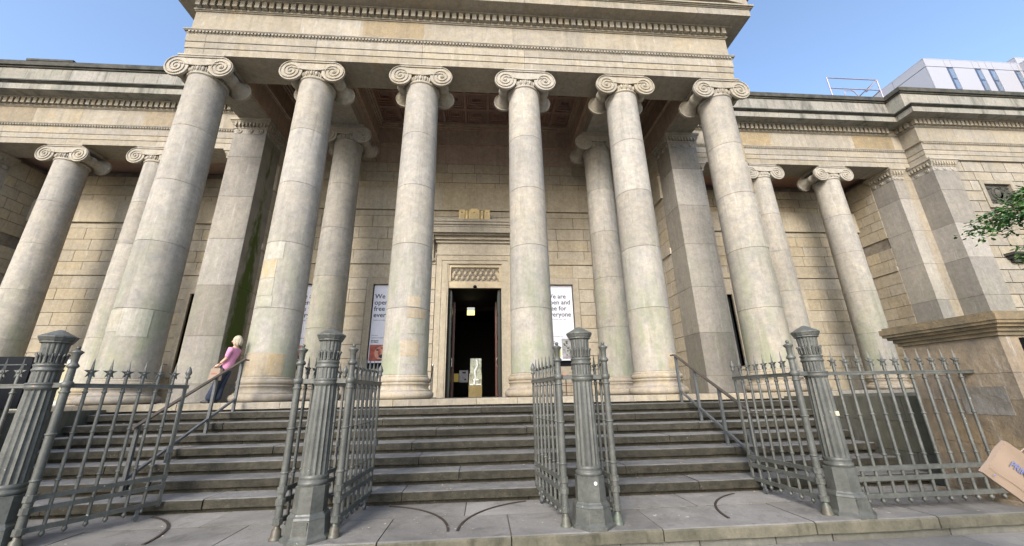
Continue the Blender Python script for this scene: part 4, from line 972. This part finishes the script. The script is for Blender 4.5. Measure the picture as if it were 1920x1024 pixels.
def tower(name, label, x0, x1, y0, y1, ztop, wins):
    t = thing(name, label, 'building', (x0, y0, PAVE)); zt = ztop-PAVE
    b = MB(); b.box(.1, x1-x0, .1, y1-y0, 0, zt-.1); obj('core', b, M['darkframe'], t)
    # cladding panels front and side
    cols = []; x = 0; k = 0
    ws = wins or []
    edges = sorted({0, x1-x0, *[w[0]-x0 for w in ws], *[w[1]-x0 for w in ws]})
    fl = [zt-.02-4.1*i for i in range(0, 8)]
    rows = [(zt-.95, zt)]+[(zt-.95-3.1-3.3*i, zt-.98-3.3*i) for i in range(5)]
    for ri, (za, zb) in enumerate(rows):
        for a, c in zip(edges, edges[1:]):
            isw = any(abs(w[0]-x0-a) < .01 for w in ws) and ri > 0
            if isw:
                b = MB(); b.box(a, c, .05, .12, za, zb); f_ = obj('window', b, M['darkframe'], t)
                for (q0, q1) in ((.12, .5), (.56, .95)):
                    p = MB(); p.box(a+.28, c-.02, .03, .05, za+(zb-za)*q0, za+(zb-za)*q1); obj('pane', p, M['glass'], f_)
            else: brick('cladding_panel', t, a+.02, c-.02, 0, .1, za+.02, zb-.02, M['whitepanel'])
        n = max(1, int((y1-y0)/2.6))
        for i in range(n): brick('cladding_panel', t, 0, .1, .1+i*(y1-y0)/n+.02, .1+(i+1)*(y1-y0)/n-.02, za+.02, zb-.02, M['whitepanel'])
    brick('roof_slab', t, 0, x1-x0, 0, y1-y0, zt, zt+.08, M['whitepanel'])
wins = [(47.3, 48.05), (50.47, 51.2), (52.02, 52.76), (55.0, 55.7)]
tower('office_building', 'modern white panelled office with narrow slit windows, corner rising above the right roof', 45.06, 62, 18, 30, 32.1, wins)
tower('office_wing', 'modern white panelled block at the top right edge, in front of the slit windowed office', 56.0, 74, 2, 17.95, 32.0, [(58.5, 59.4), (62, 63)])
tower('office_upper_block', 'pale upper block rising behind at the far top right corner', 57.9, 74, 19.0, 28, 34.1, [])
# ================================================================== people
def person(name, label, joints, parts, loc=(0, 0, 0), rz=0, cat='person'):
    t = thing(name, label, cat, loc, rz)
    return t
def skinned(name, pts, edges, mat, parent, lv=2, root=0, k=1.0):
    me = bpy.data.meshes.new(name); me.from_pydata([p[:3] for p in pts], edges, []); o = link(name, me, parent)
    md = o.modifiers.new('skin', 'SKIN'); me.materials.append(mat)
    if not me.skin_vertices: 
        pass
    sv = me.skin_vertices[0].data
    for i, p in enumerate(pts):
        sv[i].radius = (p[3]*k, (p[4] if len(p) > 4 else p[3])*k); sv[i].use_root = (i == root)
    md.use_smooth_shade = True
    sb = o.modifiers.new('sub', 'SUBSURF'); sb.levels = lv; sb.render_levels = lv
    return o
def hand(parent, wrist, direction, curl, side, sc=1.0):
    """palm with five separate curled fingers"""
    w = Vector(wrist); d = Vector(direction).normalized(); c = Vector(curl).normalized(); s = d.cross(c).normalized()*side
    b = MB(); palm = w+d*.045*sc
    b.tube([w, w+d*.02*sc, palm, w+d*.075*sc], [.02*sc, .026*sc, .03*sc, .026*sc], 8)
    for i, L in enumerate((.062, .07, .066, .05)):
        base = w+d*.072*sc+s*(-.024+.016*i)*sc
        b.tube([base, base+d*L*.4*sc+c*.004*sc, base+d*L*.68*sc+c*.018*sc, base+d*L*.74*sc+c*.042*sc], [.0085*sc, .008*sc, .0075*sc, .006*sc], 6)
    tb0 = w+d*.03*sc-s*.026*sc; b.tube([tb0, tb0+d*.02*sc-s*.014*sc+c*.01*sc, tb0+d*.045*sc-s*.012*sc+c*.026*sc], [.0105*sc, .0095*sc, .007*sc], 6)
    return obj('hand', b, M['skin'], parent)
def head(parent, c, face, r=.095, hair=None, long=True):
    c = Vector(c); f = Vector(face).normalized(); s = f.cross(Vector((0, 0, 1))).normalized(); u = Vector((0, 0, 1))
    b = MB()
    def P(a, d, e): return c+s*a+f*d+u*e
    n, k = 16, 12; vs = []
    for j in range(k+1):
        t = math.pi*j/k
        for i in range(n):
            a = 2*math.pi*i/n; x = math.sin(t)*math.sin(a)*r*.8; y = math.sin(t)*math.cos(a)*r*.95; z = math.cos(t)*r*1.2
            if z < -.02: x *= 1-.35*(-z-.02)/r; y = y*(1-.2*(-z)/r)+.012*(-z/r)
            vs.append(P(x, y, z))
    b.add(vs, [(j*n+i, (j+1)*n+i, (j+1)*n+(i+1) % n, j*n+(i+1) % n) for j in range(k) for i in range(n)], True)
    b.add([P(0, r*.93, .018), P(.013, r*.9, -.022), P(-.013, r*.9, -.022), P(0, r*1.18, -.024)], [(0, 1, 3), (0, 3, 2), (1, 2, 3)])
    for e in (-1, 1): b.ell(P(e*r*.8, 0, -.005), (.012, .02, .028), 6, 5)
    h = obj('face', b, M['skin'], parent)
    e_ = MB()
    for e in (-1, 1): e_.ell(P(e*.03, r*.84, .012), (.011, .011, .006), 6, 4)
    obj('eyes', e_, M['ink'], h)
    l_ = MB(); l_.ell(P(0, r*.86, -.05), (.02, .014, .006), 8, 4); obj('mouth', l_, M['redart'], h)
    if hair:
        g = MB(); rr = random.Random(1); vs = []
        n, k = 20, 12
        for j in range(k+1):
            t = math.pi*.80*j/k
            for i in range(n):
                a = 2*math.pi*i/n; q = 1.0+rr.uniform(-.03, .03); fr = max(0, math.cos(a))
                tt = t*(1-.52*fr**1.5)
                x = math.sin(tt)*math.sin(a)*r*1.0*q; y = math.sin(tt)*math.cos(a)*r*1.04*q-.010; z = math.cos(tt)*r*1.26*q+.004
                vs.append(P(x, y, z))
        g.add(vs, [(j*n+i, (j+1)*n+i, (j+1)*n+(i+1) % n, j*n+(i+1) % n) for j in range(k) for i in range(n)], True)
        for i in range(70):
            a = R(rr.uniform(60, 300)); x = math.sin(a)*r*.98; y = math.cos(a)*r*1.05-.012
            g.tube([P(x, y, .03), P(x*1.06, y*1.08, -.05), P(x*.98, y*1.02, -.08-rr.random()*.05)], [.013, .012, .004], 5)
        obj('hair', g, hair, parent)
# woman leaning on the column at the left of the stairs (world coordinates, root at her feet)
WX, WYY = -5.18, -.62
WYY0 = WYY
wm = thing('person', 'blonde woman in pink top and dark jeans leaning against a column beside the handrail', 'person', (WX, WYY, 0))
hip = (.13, .03, .78)
skinned('body', [(.13, .03, .78, .055, .055), (.18, .02, .92, .055, .05), (.225, .02, 1.04, .065, .06), (.25, .02, 1.14, .05, .07), (.255, .02, 1.20, .042), (.25, .02, 1.26, .04),
                 (.225, -.12, 1.13, .05), (.19, -.14, .93, .036), (.05, -.12, .80, .026), (.235, .16, 1.13, .05), (.20, .15, .93, .036), (.07, .03, .82, .026),
                 (.10, -.02, .66, .045), (.03, -.045, .38, .035), (-.03, -.06, .06, .03), (.12, .08, .66, .045), (.075, .075, .38, .035), (.04, .075, .06, .03)],
        [(0, 1), (1, 2), (2, 3), (3, 4), (4, 5), (3, 6), (6, 7), (7, 8), (3, 9), (9, 10), (10, 11), (0, 12), (12, 13), (13, 14), (0, 15), (15, 16), (16, 17)], M['skin'], wm)
skinned('pink_top', [(.115, .03, .66, .135, .125), (.185, .02, .93, .115, .105), (.225, .02, 1.04, .12, .115), (.25, .02, 1.13, .10, .12), (.253, .02, 1.175, .06), (.235, -.13, 1.125, .066), (.205, -.145, 1.0, .054), (.19, -.14, .93, .05), (.235, .17, 1.125, .066), (.215, .16, 1.0, .054), (.20, .15, .93, .05)],
        [(0, 1), (1, 2), (2, 3), (3, 4), (3, 5), (5, 6), (6, 7), (3, 8), (8, 9), (9, 10)], M['pink'], wm, k=.97)
skinned('jeans', [(.13, .03, .86, .12, .11), (.12, .03, .76, .13, .125), (.09, -.03, .62, .105), (.03, -.045, .38, .085), (-.02, -.055, .2, .095), (-.05, -.06, .03, .12), (.12, .08, .62, .105), (.075, .075, .38, .085), (.05, .075, .2, .09), (.02, .075, .03, .12)],
        [(0, 1), (1, 2), (2, 3), (3, 4), (4, 5), (1, 6), (6, 7), (7, 8), (8, 9)], M['denim'], wm, k=.86)
wm.scale = (.95, .9, .95)
head(wm, (.245, .02, 1.335), (-1, -.25, -.1), .088, M['hair'])
hand(wm, (.05, -.12, .80), (-1, 0, -.7), (0, 0, -1), 1, .95); hand(wm, (.07, .03, .82), (-1, -.3, -.4), (0, 0, -1), -1, .95)
for x, y in ((-.08, -.06), (.0, .075)):
    b = MB(); b.lathe([(.03, 0), (.035, .03), (.03, .06)], 10, (x+.02, y, 0)); b.ell((x-.05, y, .028), (.09, .034, .03), 10, 6); obj('shoe', b, M['shoe'], wm)
b = MB(); b.lathe([(.03, -.012), (.031, 0), (.03, .012)], 12, (.08, -.122, .83), 'x'); obj('bracelet', b, M['black'], wm)
bgw = thing('paper_bag', 'small brown paper carrier bag held by the leaning woman at the handrail', 'bag', (WX+.03, WYY-.12, .44))
b = MB(); b.prism([(-.11, 0), (.10, 0), (.09, .24), (-.085, .24)], -.04, .04); obj('bag_body', b, M['paper'], bgw)
b = MB(); b.tube([(-.04, 0, .23), (-.03, 0, .33), (.03, 0, .33), (.04, 0, .23)], .005, 5); obj('bag_handle', b, M['paper'], bgw)
b = MB(); b.box(.101, .104, -.035, .035, .0, .22); obj('bag_gusset', b, M['paperfold'], bgw)
b = MB(); [b.box(-.06+.018*i, -.05+.018*i, -.043, -.04, .12, .15) for i in range(6)]; obj('bag_print', b, M['redart'], bgw)
# passer-by at the right edge, mostly outside the frame, with a paper bag
def ppt(px, py, t):   # documented positions of the passer-by's bag in the street, metres
    f = fw+r2*((px-960)/713.87)-u2*((py-512)/713.87); return Vector((.3101, -9.2281, .0466))+f*t
A = Vector((3.989, -6.559, -.311)); Bc = Vector((3.858, -6.476, -.539)); uu = (Vector((4.123, -6.436, -.727))-Bc).normalized(); vv = (A-Bc); vv = (vv-uu*vv.dot(uu)); vh = vv.length; vv.normalize(); nn = uu.cross(vv).normalized()
bag = bpy.data.objects.new('paper_bag', None); COL.objects.link(bag); tag(bag, 'large brown paper carrier bag with blue print swinging at the bottom right edge', 'bag')
bag.matrix_world = Matrix(((uu.x, -nn.x, vv.x, Bc.x), (uu.y, -nn.y, vv.y, Bc.y), (uu.z, -nn.z, vv.z, Bc.z), (0, 0, 0, 1)))
BW, BH = .46, vh
b = MB(); nX, nZ = 10, 8; vs = []
rr = random.Random(6)
for k in range(nZ+1):
    for i in range(nX+1):
        vs.append((BW*i/nX, .005*math.sin(i*.8+k*.35)+.004*math.cos(k*1.1), BH*k/nZ))
nv = len(vs); vs += [(x, y+.03, z) for x, y, z in vs]
q = lambda i, k, o=0: o+k*(nX+1)+i
fs = [(q(i, k), q(i+1, k), q(i+1, k+1), q(i, k+1)) for i in range(nX) for k in range(nZ)]+[(q(i, k, nv), q(i, k+1, nv), q(i+1, k+1, nv), q(i+1, k, nv)) for i in range(nX) for k in range(nZ)]
fs += [(q(0, k), q(0, k+1), q(0, k+1, nv), q(0, k, nv)) for k in range(nZ)]+[(q(nX, k), q(nX, k, nv), q(nX, k+1, nv), q(nX, k+1)) for k in range(nZ)]+[(q(i, 0), q(i, 0, nv), q(i+1, 0, nv), q(i+1, 0)) for i in range(nX)]
nf = nX*nZ; b.add(vs, fs[:nf], True); b.add(vs, fs[nf:2*nf], True); b.add(vs, fs[2*nf:], False); bb_ = obj('bag_body', b, M['paper'], bag)
me = text_mesh('PRIMARK', .06, M['blueink'], .0008, bold=.0008); o = link('lettering', me, bb_, (.10, -.0112, .145)); o.rotation_euler = (R(90), 0, 0); o.scale = (1.12, 1, 1)
b = MB(); b.box(0.0, BW, -.0105, -.008, .058, .0595); obj('bag_crease', b, M['paperfold'], bb_)
b = MB(); b.lathe([(.006, 0), (.0075, -.001), (.006, -.002)], 12, (.06, -.0095, .03), 'y'); obj('recycling_mark', b, M['blueink'], bb_)
b = MB(); b.tube([(.17, .04, BH), (.19, .04, BH+.07), (.27, .04, BH+.08), (.3, .04, BH)], .005, 5); obj('bag_handle', b, M['paper'], bag)
hp = bag.matrix_world @ Vector((.23, .02, BH+.065))
pas = thing('person', 'passer-by in dark navy coat at the right edge, holding the large paper bag', 'person', (hp.x+.62, hp.y-.02, PAVE))
o0 = Vector(pas.location); L = lambda v: tuple(Vector(v)-o0)
hz = hp.z-PAVE
skinned('body', [(0, 0, .80, .14, .12), (0, 0, .98, .13, .1), (0, 0, 1.15, .15, .11), (0, 0, 1.28, .11, .09), (0, 0, 1.36, .05), (0, 0, 1.42, .045), (-.17, 0, 1.26, .055), (-.30, 0, 1.02, .045), (L(hp)[0]+.07, L(hp)[1], hz+.09, .034), (.17, 0, 1.26, .055), (.21, -.02, 1.0, .042), (.2, -.08, .78, .03),
                 (-.08, 0, .72, .09), (-.09, -.02, .42, .065), (-.09, 0, .06, .05), (.08, 0, .72, .09), (.09, .04, .42, .065), (.09, .08, .06, .05)],
        [(0, 1), (1, 2), (2, 3), (3, 4), (4, 5), (3, 6), (6, 7), (7, 8), (3, 9), (9, 10), (10, 11), (0, 12), (12, 13), (13, 14), (0, 15), (15, 16), (16, 17)], M['navy'], pas)
head(pas, (0, 0, 1.52), (-.9, .2, 0), .09, M['shoe']); hand(pas, (L(hp)[0]+.06, L(hp)[1], hz+.08), (-.5, 0, -.85), (-.6, 0, .2), 1, .95)
for x, y in ((-.09, 0), (.09, .08)):
    b = MB(); b.ell((x-.05, y, .03), (.12, .045, .035), 10, 6); obj('shoe', b, M['shoe'], pas)
# ================================================================== street tree at the right
tr = thing('tree', 'broadleaf tree whose drooping leafy branch reaches in over the right edge', 'tree', (13.3, -5.4, PAVE+.62))
tb0 = Vector((11.2, -5.9, PAVE)); b = MB()
trunk = [(0, 0, 0), (.05, .02, 1.5), (-.05, .05, 3), (.1, .0, 4.6), (.0, .1, 6.2), (.1, 0, 8)]
b.tube(trunk, [.2, .17, .15, .13, .09, .03], 12)
rr = random.Random(12); lv = []; 
def limb(p, d, L, r, depth):
    """recursive limb; collects twig points for leaves"""
    pts = [Vector(p)]; dd = Vector(d).normalized(); n = 6
    for i in range(n):
        dd = (dd+Vector((rr.uniform(-.16, .16), rr.uniform(-.16, .16), rr.uniform(-.14, .05)))).normalized(); pts.append(pts[-1]+dd*L/n)
    b.tube(pts, [r*(1-.75*i/n) for i in range(n+1)], 5 if depth else 7)
    if depth < 2:
        for i in range(2, n+1):
            for _ in range(2 if depth == 0 else 2):
                sd_ = Vector((rr.uniform(-1, 1), rr.uniform(-1, 1), rr.uniform(-.65, .35))); limb(pts[i], dd*.9+sd_*.8, L*rr.uniform(.3, .45), r*.4, depth+1)
    else:
        for i in range(1, n+1): lv.append((pts[i].copy(), dd.copy()))
for (z, d, L) in ((3.5, (-1, .22, .16), 3.0), (4.0, (-1, .18, .2), 3.1), (4.5, (-1, .3, .2), 2.7), (3.7, (-1, .05, .25), 3.0), (4.4, (-.8, .7, .5), 2.2), (5.0, (.6, -.6, .6), 2.4), (5.3, (.8, .5, .5), 2.4), (5.8, (-.2, -.9, .6), 2.2), (6.4, (.3, .6, .8), 2), (7, (0, -.2, 1), 1.6), (4.0, (.9, -.3, .3), 2.4)):
    limb((0, 0, z), d, L, .06, 0)
obj('trunk', b, M['bark'], tr)
cr = MB(); vs = []; fs = []
for p, d in lv:
    for _ in range(15):
        a = Vector((rr.uniform(-1, 1), rr.uniform(-1, 1), rr.uniform(-.9, .2))).normalized(); s_ = a.cross(Vector((rr.uniform(-.3, .3), rr.uniform(-.3, .3), 1))).normalized(); nrm = a.cross(s_)
        Lf = rr.uniform(.055, .12); w = Lf*.24; o_ = p+Vector((rr.uniform(-.14, .14), rr.uniform(-.14, .14), rr.uniform(-.2, .06)))
        k = len(vs); vs += [o_, o_+a*Lf*.4+s_*w+nrm*.006, o_+a*Lf*.75+s_*w*.7-nrm*.004, o_+a*Lf-nrm*.015, o_+a*Lf*.75-s_*w*.7-nrm*.004, o_+a*Lf*.4-s_*w+nrm*.006]
        fs += [(k, k+1, k+2, k+3), (k, k+3, k+4, k+5)]
cr.add(vs, fs); o = obj('crown', cr, M['leaf'], tr)
print('leaves', len(lv)*3, 'objects', len(bpy.data.objects))

# ---- scraps of dry leaf and paper blown against the risers and over the flags
rr = random.Random(77); b = MB()
for i in range(420):
    if i < 300:
        n = rr.randint(1, 8); x = rr.uniform(-6.8, 6.8); z = -n*RS+.004; y = Y0-n*TR+(.36-abs(rr.gauss(0, .07)))
        if n == 8: z = G+.006
        if rr.random() < .3: y = Y0-n*TR+rr.uniform(.05, .34)
    else: x = rr.uniform(-6, 7); y = rr.uniform(-4.68, -3.9); z = G+.008
    a = rr.uniform(0, 6.28); L = rr.uniform(.006, .02); w = L*rr.uniform(.3, .8); ca, sa = math.cos(a), math.sin(a)
    b.add([(x+ca*L, y+sa*L, z), (x-sa*w, y+ca*w, z+rr.uniform(0, .008)), (x-ca*L, y-sa*L, z), (x+sa*w, y-ca*w, z+rr.uniform(0, .008))], [(0, 1, 2, 3)])
o = obj('litter', b, M['litter']); tag(o, 'scraps of dry leaves and paper scattered over the steps and flags', 'litter'); o['kind'] = 'stuff'
